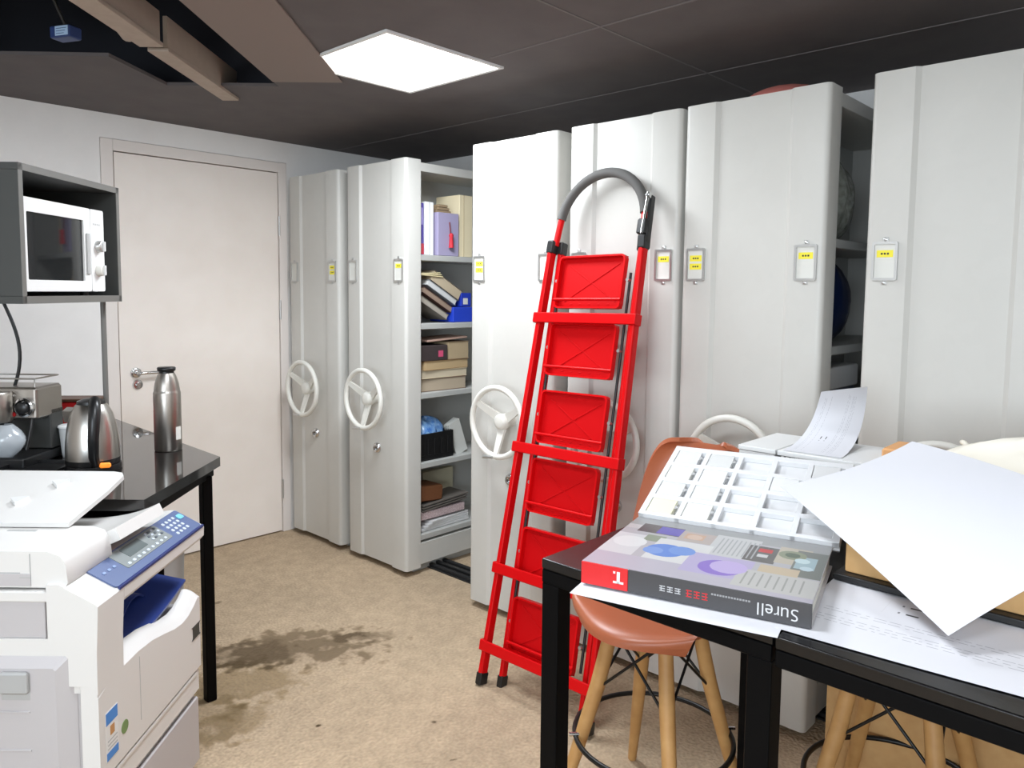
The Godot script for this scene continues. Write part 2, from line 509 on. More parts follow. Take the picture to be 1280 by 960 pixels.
func build_room() -> void:
	# floor with the carpet's own map (5 m repeat)
	var st := mb()
	var uvf := func(x: float, z: float) -> Vector2: return Vector2(x / 5.0, (z + 4.4) / 5.0)
	var xs := [-3.6, 3.75]; var zs := [-4.45, 2.75]
	var a := Vector3(xs[0], 0, zs[0]); var b := Vector3(xs[1], 0, zs[0]); var c := Vector3(xs[1], 0, zs[1]); var d := Vector3(xs[0], 0, zs[1])
	tri(st, a, b, c, Vector3.UP, Vector3.UP, Vector3.UP, uvf.call(a.x, a.z), uvf.call(b.x, b.z), uvf.call(c.x, c.z))
	tri(st, a, c, d, Vector3.UP, Vector3.UP, Vector3.UP, uvf.call(a.x, a.z), uvf.call(c.x, c.z), uvf.call(d.x, d.z))
	bb(st, Vector3(xs[0], -0.1, zs[0]), Vector3(xs[1], -0.002, zs[1]), 0.0)
	struct("floor", st, M.carpet)
	# walls; the back wall has a doorway x 1.532..2.499, y 0..2.272
	st = mb()
	bb(st, Vector3(0.6, 0, -4.447), Vector3(1.472, CEIL, -4.327), 0.0)
	bb(st, Vector3(2.552, 0, -4.447), Vector3(3.75, CEIL, -4.327), 0.0)
	bb(st, Vector3(1.472, 2.33, -4.447), Vector3(2.552, CEIL, -4.327), 0.0)
	struct("wall_back", st, M.white_wall)
	st = mb()
	bb(st, Vector3(3.6, 0, -4.327), Vector3(3.72, CEIL, 2.65), 0.0)
	struct("wall_right", st, M.white_wall)
	st = mb()
	bb(st, Vector3(-3.4, 0, 2.5), Vector3(3.6, CEIL, 2.62), 0.0)
	struct("wall_front", st, M.white_wall)
	st = mb()                                           # turned wall on the left, along w at u = -2.62
	bb(st, Vector3(-2.74, 0, -3.58), Vector3(-2.62, CEIL, 2.2), 0.0, Transform3D(Basis(Vector3.UP, -YAW), Vector3.ZERO))
	bb(st, Vector3(-3.52, 0, -0.9), Vector3(-3.4, 0.92, 2.62), 0.0)
	bb(st, Vector3(-3.52, 2.28, -0.9), Vector3(-3.4, CEIL, 2.62), 0.0)
	bb(st, Vector3(-3.52, 0.92, -0.9), Vector3(-3.4, 2.28, -0.58), 0.0)
	bb(st, Vector3(-3.52, 0.92, 2.18), Vector3(-3.4, 2.28, 2.62), 0.0)
	struct("wall_left", st, M.white_wall)
	st = mb()
	for q in [[-0.58, 0.92, -0.53, 2.28], [2.13, 0.92, 2.18, 2.28], [-0.53, 0.92, 2.13, 0.97], [-0.53, 2.23, 2.13, 2.28], [0.35, 0.97, 0.39, 2.23], [1.23, 0.97, 1.27, 2.23]]:
		bb(st, Vector3(-3.49, q[1], q[0]), Vector3(-3.43, q[3], q[2]), 0.003)
	var win := struct("window_1", st, M.white)  # unseen window, added to carry the soft side fill
	for q in [[-0.53, 0.35], [0.39, 1.23], [1.27, 2.13]]:
		st = mb(); bb(st, Vector3(-3.463, 0.97, q[0]), Vector3(-3.457, 2.23, q[1]), 0.0); part("pane", st, M.glass, win)
	# door, frame and ironmongery
	var f := mb()
	bb(f, Vector3(1.474, 0, -4.43), Vector3(1.535, 2.328, -4.321), 0.002)
	bb(f, Vector3(2.496, 0, -4.43), Vector3(2.55, 2.328, -4.321), 0.002)
	bb(f, Vector3(1.535, 2.268, -4.43), Vector3(2.496, 2.328, -4.321), 0.002)
	bb(f, Vector3(1.535, 0, -4.43), Vector3(2.496, 2.268, -4.39), 0.0)
	struct("trim_1", f, M.door_frame)
	st = mb()
	bb(st, Vector3(1.540, 0.008, -4.375), Vector3(2.491, 2.263, -4.328), 0.002)
	var door := struct("door_1", st, M.door)
	var hw := mb()
	lathe(hw, [Vector2(0, 0.012), Vector2(0.02, 0.012), Vector2(0.027, 0.008), Vector2(0.028, 0)], 24, Transform3D(Basis(Vector3.RIGHT, PI / 2), Vector3(1.62, 1.086, -4.327)))
	tube(hw, [Vector3(1.62, 1.086, -4.32), Vector3(1.62, 1.086, -4.285), Vector3(1.63, 1.086, -4.276), Vector3(1.66, 1.086, -4.274), Vector3(1.75, 1.086, -4.276)], 0.009, 10)
	part("door_handle", hw, M.chrome, door, "satin steel lever handle")
	hw = mb()
	lathe(hw, [Vector2(0, 0.016), Vector2(0.012, 0.016), Vector2(0.013, 0.01), Vector2(0.024, 0.009), Vector2(0.028, 0)], 24, Transform3D(Basis(Vector3.RIGHT, PI / 2), Vector3(1.627, 1.02, -4.327)))
	part("lock_cylinder", hw, M.chrome, door)
	for y in [1.94, 1.42, 0.28]:
		hw = mb()
		tube(hw, [Vector3(2.4935, y - 0.06, -4.319), Vector3(2.4935, y + 0.06, -4.319)], 0.006, 8)
		part("hinge", hw, M.alu, door)
	# skirting along the back wall left of the door and the shelving rails on the carpet
	for x in [2.80, 3.36]:
		var r := thing("floor_rail", "dark double steel rail on the carpet under the mobile shelving" if x < 3 else "dark steel rail on the carpet under the shelving beside the right wall", "rail", Vector3(x, 0, -2.0))
		st = mb(); bb(st, Vector3(-0.075, 0, -2.3), Vector3(0.075, 0.006, 2.3), 0.001); part("base_plate", st, M.rail, r)
		for o in [-0.05, 0.0, 0.05]:
			st = mb(); bb(st, Vector3(o - 0.011, 0.006, -2.3), Vector3(o + 0.011, 0.022, 2.3), 0.003); part("track", st, M.toe if o != 0.0 else M.rail, r)

func build_ceiling_void() -> void:
	var st := mb()
	var flat := Transform3D(Basis(Vector3(1, 0, 0), Vector3(0, 0, 1), Vector3(0, 1, 0)), Vector3(0, CEIL, 0))
	var v2 := func(u: float, w: float) -> Vector2:
		var p := lp(u, 0, w)
		return Vector2(p.x, p.z)
	var O := [Vector2(-3.6, -4.45), Vector2(3.75, -4.45), Vector2(3.75, 2.75), Vector2(-3.6, 2.75)]
	var A: Vector2 = v2.call(-1.06, 1.5); var B: Vector2 = v2.call(-1.06, 3.5); var C: Vector2 = v2.call(-2.4, 3.5); var E: Vector2 = v2.call(-2.4, 1.5)
	for q in [[O[0], O[1], B, C], [O[1], O[2], A, B], [O[2], O[3], E, A], [O[3], O[0], C, E]]: prism(st, q, 0.014, flat, 2.0)
	prism(st, [v2.call(-2.4, 3.06), v2.call(-1.6, 3.08), v2.call(-1.56, 3.5), v2.call(-2.4, 3.5)], 0.014, flat, 2.0)
	var ceil_o := struct("ceiling", st, M.ceiling)
	var R := Transform3D(Basis(Vector3.UP, -YAW), Vector3.ZERO)
	# lining of the void above the opening
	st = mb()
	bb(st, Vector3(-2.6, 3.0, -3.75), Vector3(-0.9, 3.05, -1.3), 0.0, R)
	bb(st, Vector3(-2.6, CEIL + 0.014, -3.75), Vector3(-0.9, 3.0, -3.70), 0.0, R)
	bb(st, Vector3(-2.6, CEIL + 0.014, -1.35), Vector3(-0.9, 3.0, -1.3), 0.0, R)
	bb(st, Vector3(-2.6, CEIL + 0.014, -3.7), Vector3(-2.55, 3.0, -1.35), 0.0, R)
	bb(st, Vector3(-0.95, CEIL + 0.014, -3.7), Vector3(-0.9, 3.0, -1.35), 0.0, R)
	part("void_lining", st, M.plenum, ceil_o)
	# ceiling boards: paler board beside the opening, thin seams
	st = mb(); bb(st, Vector3(-1.055, CEIL - 0.008, -3.40), Vector3(-0.75, CEIL, -2.0), 0.002, R)
	part("pale_board", st, M.ceiling_pale, ceil_o, "paler brownish ceiling board beside the opening")
	for z in [-1.62, 0.2]:
		st = mb(); bb(st, Vector3(0.5, CEIL - 0.003, z - 0.004), Vector3(3.6, CEIL, z + 0.004), 0.001); part("joint_strip", st, M.seam, ceil_o)
	for x in [2.16, 2.90]:
		st = mb(); bb(st, Vector3(x - 0.004, CEIL - 0.003, -2.15 if x < 2.5 else -4.3), Vector3(x + 0.004, CEIL, 2.4), 0.001); part("joint_strip", st, M.seam, ceil_o)
	# battens crossing the opening
	for k in 2:
		var w0 := 1.4 if k == 0 else 2.97
		var w1 := 2.92 if k == 0 else 3.72
		var t := thing("ceiling_batten", ["pale timber batten crossing the ceiling opening beside the beige pipe", "short pale timber batten at the far corner of the ceiling opening"][k], "batten", Vector3.ZERO, -YAW)
		var u0 := -1.40 + 0.005 * k
		st = mb(); bb(st, Vector3(u0, CEIL - 0.012, -w1), Vector3(u0 + 0.09 - 0.01 * k, CEIL + 0.004, -w0), 0.002); part("face_board", st, M.batten, t)
		st = mb(); bb(st, Vector3(u0 + 0.06, CEIL + 0.004, -w1), Vector3(u0 + 0.078, CEIL + 0.12, -w0), 0.002); part("web", st, M.batten, t)
	# pipes, duct, cable and a small labelled box up in the void
	st = mb()
	tube(st, [lp(-1.50, 2.60, 2.2), lp(-1.56, 2.58, 2.95), lp(-1.57, 2.57, 3.1)], 0.012, 10)
	solo("conduit", st, M.batten, "thin beige conduit running inside the ceiling opening", "conduit")
	var pipe := thing("drain_pipe", "stubby beige pipe with a dark band hanging in the ceiling opening", "pipe", lp(-1.5, 2.54, 3.0), -YAW)
	st = mb(); tube(st, [Vector3(0.03, 0.14, 0.42), Vector3(0, 0.02, 0), Vector3(0, 0.0, -0.06)], 0.04, 16); part("pipe_body", st, M.batten, pipe)
	st = mb(); torus(st, Vector3(0.003, 0.03, 0.03), 0.041, 0.006, Basis(Vector3.RIGHT, PI / 2), 24, 8); part("clamp_band", st, M.toe, pipe)
	var duct := thing("air_duct", "dark blue air duct deep in the ceiling opening", "duct", lp(-1.86, 2.62, 2.6), -YAW)
	st = mb(); bb(st, Vector3(-0.13, 0, -0.35), Vector3(0.11, 0.2, 0.6), 0.03); part("duct_body", st, mat(rgb(36, 52, 78), 0.6), duct)
	for z in [-0.1, 0.25]:
		st = mb(); bb(st, Vector3(-0.136, -0.006, z), Vector3(0.116, 0.206, z + 0.03), 0.03); part("flange", st, mat(rgb(54, 62, 76), 0.6), duct)
	var jb := thing("junction_box", "small blue box with a pale label hanging in the ceiling opening", "junction box", lp(-1.66, 2.462, 2.90), -YAW - 0.3)
	st = mb(); bb(st, Vector3(-0.05, 0, -0.03), Vector3(0.045, 0.045, 0.03), 0.006); part("box_body", st, mat(rgb(40, 60, 110), 0.5), jb)
	st = mb(); bb(st, Vector3(-0.02, 0.006, 0.03), Vector3(0.04, 0.04, 0.032), 0.001); part("label_plate", st, mat(rgb(170, 196, 224), 0.5), jb)
	for k in 3:
		st = mb(); bb(st, Vector3(-0.014, 0.012 + 0.009 * k, 0.032), Vector3(0.022 + 0.006 * k, 0.014 + 0.009 * k, 0.0326), 0.0); part("print_line", st, mat(rgb(50, 70, 120), 0.6), jb)
	st = mb()
	tube(st, [lp(-1.66, 2.507, 2.90), lp(-1.70, 2.70, 2.80), lp(-1.62, 2.80, 2.6), lp(-1.55, 2.72, 2.3), lp(-1.6, 2.68, 1.9)], 0.006, 8)
	solo("cable", st, M.black, "black cable looping above the small blue box in the ceiling opening", "cable")

# ---------------------------------------------------------------- mobile shelving
const SHELF_Y := [0.215, 0.612, 0.995, 1.372, 1.74]
const HW := 0.265
func label_holder(parent: Node3D, z: float, sticker: int) -> void:
	var st := mb()
	var T := Transform3D(Basis(Vector3(0, 0, 1), Vector3(0, 1, 0), Vector3(-1, 0, 0)), Vector3(0, 1.655, z))
	ring_prism(st, rrect(-0.038, -0.06, 0.038, 0.06, 0.004, 1), rrect(-0.03, -0.052, 0.03, 0.052, 0.002, 1), 0.007, T)
	for s in [-1.0, 1.0]: lathe(st, [Vector2(0.006, 0), Vector2(0.006, 0.003), Vector2(0.003, 0.005), Vector2(0, 0.005)], 10, T * Transform3D(Basis(Vector3.RIGHT, PI / 2), Vector3(0, s * 0.067, 0)))
	bb(st, Vector3(-0.009, 0.058, 0), Vector3(0.009, 0.074, 0.002), 0.001, T)
	bb(st, Vector3(-0.009, -0.074, 0), Vector3(0.009, -0.058, 0.002), 0.001, T)
	var h := part("label_holder", st, M.alu, parent, "small metal frame for a label card")
	st = mb(); bb(st, Vector3(-0.03, -0.052, 0.0), Vector3(0.03, 0.052, 0.002), 0.0, T); part("label_card", st, M.card, h)
	if sticker > 0:
		for k in sticker:
			st = mb(); bb(st, Vector3(-0.024, 0.012 - 0.03 * k, 0.002), Vector3(0.024, 0.034 - 0.03 * k, 0.0028), 0.0, T); part("yellow_sticker", st, M.yellow, h)
			st = mb()
			for q in 3: bb(st, Vector3(-0.012 + 0.009 * q, 0.02 - 0.03 * k, 0.0028), Vector3(-0.006 + 0.009 * q, 0.026 - 0.03 * k, 0.0031), 0.0, T)
			part("print", st, M.ink, h)

func hand_wheel(parent: Node3D) -> void:
	var c := Vector3(0, 0.957, 0)
	var B := Basis(Vector3(0, 1, 0), Vector3(-1, 0, 0), Vector3(0, 0, 1))      # axis along -x
	var st := mb()
	torus(st, c + Vector3(-0.085, 0, 0), 0.158, 0.0135, B, 44, 10)
	var w := part("hand_wheel", st, M.wheel, parent, "cream three-spoked hand wheel")
	st = mb()
	lathe(st, [Vector2(0, 0.075), Vector2(0.022, 0.075), Vector2(0.033, 0.07), Vector2(0.038, 0.055), Vector2(0.036, 0.03), Vector2(0.03, 0.02), Vector2(0.03, -0.012)], 24, Transform3D(B, c))
	part("hub", st, M.wheel, w)
	for an in [28.0, 148.0, 268.0]:
		var d := Vector3(0, sin(deg_to_rad(an)), cos(deg_to_rad(an)))
		st = mb()
		var side := Vector3(1, 0, 0).cross(d)
		var p0 := c + Vector3(-0.045, 0, 0) + d * 0.025
		var p1 := c + Vector3(-0.085, 0, 0) + d * 0.15
		var t3 := (p1 - p0).normalized(); var nz := side.cross(t3)
		prism(st, [Vector2(-0.021, 0), Vector2(0.021, 0), Vector2(0.013, (p1 - p0).length()), Vector2(-0.013, (p1 - p0).length())], 0.012, Transform3D(Basis(side, t3, nz), p0 - nz * 0.006))
		part("spoke", st, M.wheel, w)
	st = mb()
	tube(st, [c + Vector3(-0.1, -0.16, -0.012), c + Vector3(-0.1, -0.163, -0.035), c + Vector3(-0.1, -0.166, -0.07)], [0.006, 0.006, 0.008], 10)
	part("crank_grip", st, M.alu, w)
	# lock under the wheel
	st = mb()
	var T := Transform3D(B, Vector3(0.012, 0.675, 0.0))
	lathe(st, [Vector2(0, 0.014), Vector2(0.011, 0.014), Vector2(0.014, 0.018), Vector2(0.02, 0.018), Vector2(0.027, 0.012), Vector2(0.03, 0)], 24, T)
	var lk := part("lock", st, M.chrome, parent)
	st = mb(); box(st, Vector3(0.012 - 0.022, 0.675, 0), Vector3(0.02, 0.022, 0.005), 0.001); part("key_tab", st, M.chrome, lk)

func shelving(z0: float, label: String, stickers: Array, with_wheel := true) -> Node3D:
	var t := thing("mobile_shelving_unit", label, "shelving", Vector3(FRONT, 0, z0 + HW), 0.0, "mobile shelving units in a row")
	var plan := Transform3D(Basis(Vector3(1, 0, 0), Vector3(0, 0, 1), Vector3(0, 1, 0)), Vector3(0, 0.035, 0))
	var poly := [Vector2(0.1, -HW)]
	for k in 5:
		var a := PI / 2 * k / 4.0
		poly.append(Vector2(0.02 - 0.02 * sin(a), -HW + 0.02 - 0.02 * cos(a)))
	poly += [Vector2(0, -HW + 0.122), Vector2(0.012, -HW + 0.136), Vector2(0.012, HW - 0.136), Vector2(0, HW - 0.122)]
	for k in 5:
		var a := PI / 2 * k / 4.0
		poly.append(Vector2(0.02 - 0.02 * cos(a), HW - 0.02 + 0.02 * sin(a)))
	poly.append(Vector2(0.1, HW))
	var st := mb()
	prism(st, poly, 2.2, plan, 0.85)
	part("front_panel", st, M.shelving, t)
	st = mb(); bb(st, Vector3(0.09, 0, -HW + 0.05), Vector3(0.95, 0.05, HW - 0.05), 0.002); part("toe_base", st, M.shelf_grey, t)
	st = mb(); bb(st, Vector3(0.1, 0.05, -HW + 0.004), Vector3(0.96, 0.17, HW - 0.004), 0.003); part("base_beam", st, M.shelving, t)
	st = mb(); bb(st, Vector3(0.1, 2.175, -HW + 0.002), Vector3(0.96, 2.222, HW - 0.002), 0.003); part("top_panel", st, M.shelving, t)
	st = mb(); bb(st, Vector3(0.96, 0.035, -HW), Vector3(1.0, 2.235, HW), 0.004); part("end_panel", st, M.shelving, t)
	st = mb(); bb(st, Vector3(0.1, 0.17, -0.004), Vector3(0.96, 2.175, 0.004), 0.0); part("divider", st, M.shelf_grey, t)
	for y in SHELF_Y:
		st = mb(); bb(st, Vector3(0.1, y - 0.032, -HW + 0.006), Vector3(0.96, y, HW - 0.006), 0.004); part("shelf", st, M.shelf_grey, t)
	for s in [-1.0, 1.0]:
		st = mb(); bb(st, Vector3(0.1, 0.17, s * (HW - 0.03) - 0.02), Vector3(0.112, 2.175, s * (HW - 0.03) + 0.02), 0.002); part("post", st, M.shelving, t)
		label_holder(t, s * 0.205, stickers[0 if s < 0 else 1])
	if with_wheel: hand_wheel(t)
	return t

func build_shelving() -> void:
	shelving(-4.275, "grey mobile shelving unit standing against the back wall beside the door", [0, 2])
	shelving(-3.662, "grey mobile shelving unit with open shelves of books and papers on show", [0, 1])
	shelving(-2.645, "grey mobile shelving unit half behind the red ladder, keyed lock under its wheel", [2, 0])
	shelving(-2.05, "grey mobile shelving unit that the red ladder leans on", [0, 1])
	shelving(-1.502, "grey mobile shelving unit behind the brown stool, two yellow-stickered label frames", [2, 1])
	shelving(-0.844, "grey mobile shelving unit behind the big sheet of paper", [1, 1])
	# something reddish lying on top of one unit
	var st := mb()
	var f := func(s: float, q: float) -> Vector3:
		var a := s * PI; var b := (q - 0.5) * PI
		return Vector3(-cos(a) * 0.13, 0.07 * sin(a) * cos(b), 0.16 * sin(a) * sin(b))
	shell(st, f, 14, 10, 0.004)
	solo("cushion", st, mat(rgb(190, 110, 100), 0.8), "dull red cushion lying on top of a grey shelving unit", "cushion", Vector3(2.74, 2.227, -1.215))

# ---------------------------------------------------------------- ladder
func build_ladder() -> void:
	var t := thing("folding_ladder", "red folded step ladder with grey hand loop leaning on the shelving", "ladder", Vector3(2.063, 0, -1.795))
	var th := deg_to_rad(11.9)
	var e1 := Vector3(0, 0, 1); var e2 := Vector3(sin(th), cos(th), -0.016).normalized()
	e1 = (e1 - e2 * e1.dot(e2)).normalized()
	var e3 := e1.cross(e2)
	var T := Transform3D(Basis(e1, e2, e3), Vector3.ZERO)
	var p := func(x: float, s: float, z: float) -> Vector3: return T * Vector3(x, s, z)
	var st: SurfaceTool
	for s in [-1.0, 1.0]:
		st = mb()
		bar(st, p.call(s * 0.262, 0.04, 0.022), p.call(s * 0.222, 1.755, 0.0), 0.026, 0.042, e1, 0.008)
		var r := part("outer_rail", st, M.red, t)
		st = mb(); bar(st, p.call(s * 0.2632, 0.0, 0.022), p.call(s * 0.262, 0.05, 0.022), 0.031, 0.047, e1, 0.006); part("rubber_foot", st, M.black_plastic, r)
		st = mb()
		bar(st, p.call(s * 0.198, 0.04, -0.028), p.call(s * 0.196, 1.76, -0.032), 0.024, 0.036, e1, 0.008)
		r = part("inner_rail", st, M.red, t)
		st = mb(); bar(st, p.call(s * 0.198, 0.0, -0.028), p.call(s * 0.198, 0.05, -0.028), 0.029, 0.041, e1, 0.006); part("rubber_foot", st, M.black_plastic, r)
		st = mb()
		bar(st, p.call(s * 0.223, 1.745, 0.0), p.call(s * 0.220, 1.80, 0.0), 0.034, 0.048, e1, 0.006)
		bar(st, p.call(s * 0.196, 1.745, -0.032), p.call(s * 0.196, 1.80, -0.032), 0.03, 0.042, e1, 0.006)
		part("rail_cap", st, M.black_plastic, t)
		st = mb()
		tube(st, [p.call(s * 0.178, 0.18, -0.012), p.call(s * 0.172, 1.66, -0.014)], 0.0055, 8)
		part("link_rod", st, M.black, t)
		for k in 6:
			st = mb(); tube(st, [p.call(s * 0.172, 0.27 + 0.272 * k, -0.012), p.call(s * 0.172, 0.27 + 0.272 * k, 0.006)], 0.007, 8); part("rivet", st, M.alu, t)
	for y in [0.155, 0.46, 0.945, 1.475]:                            # flat braces of the near frame
		st = mb()
		var wd: float = 0.282 - 0.022 * y
		box(st, Vector3(0.0, y, 0.046 - 0.012 * y), Vector3(2 * wd, 0.042, 0.012), 0.004, T)
		for s in [-1.0, 1.0]: box(st, Vector3(s * (wd - 0.003), y, 0.028 - 0.012 * y), Vector3(0.006, 0.042, 0.04), 0.002, T)
		part("brace", st, M.red, t)
	for k in 6:                                                       # folded treads
		var y0: float = 0.158 + 0.272 * k
		st = mb()
		var zc := -0.012
		box(st, Vector3(-0.005, y0 + 0.105, zc), Vector3(0.315, 0.205, 0.004), 0.001, T)
		var tp := part("tread", st, M.red_plate, t)
		st = mb()
		var TT := T * Transform3D(Basis(), Vector3(0, 0, zc))
		ring_prism(st, rrect(-0.166, y0, 0.156, y0 + 0.212, 0.02, 4), rrect(-0.159, y0 + 0.007, 0.149, y0 + 0.205, 0.014, 4), 0.024, TT)
		part("tread_rim", st, M.red, tp)
		st = mb()
		for s in [-1.0, 1.0]: bar(st, T * Vector3(-0.13, y0 + 0.105 + s * 0.075, zc + 0.003), T * Vector3(0.12, y0 + 0.105 - s * 0.075, zc + 0.003), 0.005, 0.003, e2, 0.001)
		for i in 5:
			for s in [-1.0, 1.0]: bar(st, T * Vector3(-0.1 + 0.045 * i, y0 + 0.105 + s * 0.085, zc + 0.002), T * Vector3(-0.1 + 0.045 * i + 0.012, y0 + 0.105 + s * 0.085, zc + 0.002), 0.004, 0.003, e2, 0.001)
		part("tread_pattern", st, M.red_plate, tp)
		st = mb()
		tube(st, [p.call(-0.168, y0 + 0.035, 0.012), p.call(0.158, y0 + 0.035, 0.012)], 0.006, 8)
		part("cross_rod", st, M.red, tp)
	# hand loop
	var loop := []
	for k in 25:
		var a := PI * k / 24.0
		loop.append(p.call(-0.205 * cos(a), 1.865 + 0.205 * sin(a), -0.010))
	var pts := [p.call(-0.206, 1.80, -0.01)] + [loop[0]]
	st = mb(); tube(st, [p.call(-0.21, 1.78, -0.004), loop[0], loop[2]], 0.0135, 12); part("loop_tube", st, M.red, t)
	st = mb(); tube(st, [p.call(0.21, 1.78, -0.004), loop[24], loop[23]], 0.0135, 12); part("loop_tube", st, M.red, t)
	st = mb(); tube(st, loop.slice(1, 24), 0.0195, 14); part("foam_grip", st, M.foam, t, "grey foam grip")
	st = mb()
	bar(st, p.call(0.234, 1.77, -0.004), p.call(0.228, 1.955, -0.01), 0.012, 0.03, e1, 0.004)
	bar(st, p.call(0.215, 1.80, 0.012), p.call(0.215, 1.86, 0.01), 0.04, 0.03, e1, 0.006)
	part("latch_bracket", st, M.black_plastic, t)
	st = mb()
	tube(st, [p.call(0.222, 1.80, 0.024), p.call(0.222, 1.96, 0.012)], 0.006, 10)
	tube(st, [p.call(0.214, 1.95, 0.01), p.call(0.232, 1.95, 0.01)], 0.011, 10)
	part("latch_pin", st, M.chrome, t)

# ---------------------------------------------------------------- left: table, copier, microwave, kettle ...
func build_left_table() -> void:
	var t := thing("side_table", "glossy black angled side table carrying the kettle and steel flask", "table", lp(-1.092, 0, 2.816))
	var inv := t.position
	var poly := []
	var corners := [Vector3(1.312, 0, -2.721), Vector3(1.352, 0, -4.05), Vector3(0.92, 0, -4.05), lp(-2.45, 0, 2.9), lp(-2.45, 0, 2.225), lp(-1.092, 0, 2.225)]
	for c in corners: poly.append(Vector2(c.x - inv.x, c.z - inv.z))
	var flat := Transform3D(Basis(Vector3(1, 0, 0), Vector3(0, 0, 1), Vector3(0, 1, 0)), Vector3(0, 0.885, 0))
	var st := mb(); prism(st, poly, 0.035, flat, 2.0)
	part("table_top", st, M.gloss_black, t)
	st = mb()
	var ap := []
	for c in [Vector3(1.29, 0, -2.75), Vector3(1.33, 0, -4.02), Vector3(0.95, 0, -4.02), lp(-2.4, 0, 2.9), lp(-2.4, 0, 2.25), lp(-1.115, 0, 2.25)]: ap.append(c - inv)
	for i in 6:
		var a: Vector3 = ap[i]; var b: Vector3 = ap[(i + 1) % 6]
		bar(st, a + Vector3(0, 0.866, 0), b + Vector3(0, 0.866, 0), 0.038, 0.02, Vector3.UP, 0.002)
	part("apron", st, M.leg_black, t)
	for c in [lp(-1.127, 0, 2.762), Vector3(1.31, 0, -4.0), lp(-2.38, 0, 2.92), lp(-2.38, 0, 2.39), lp(-1.14, 0, 2.39)]:
		st = mb(); box(st, c - inv + Vector3(0, 0.43, 0), Vector3(0.038, 0.86, 0.038), 0.004, Transform3D(Basis(), Vector3.ZERO))
		part("leg", st, M.leg_black, t)

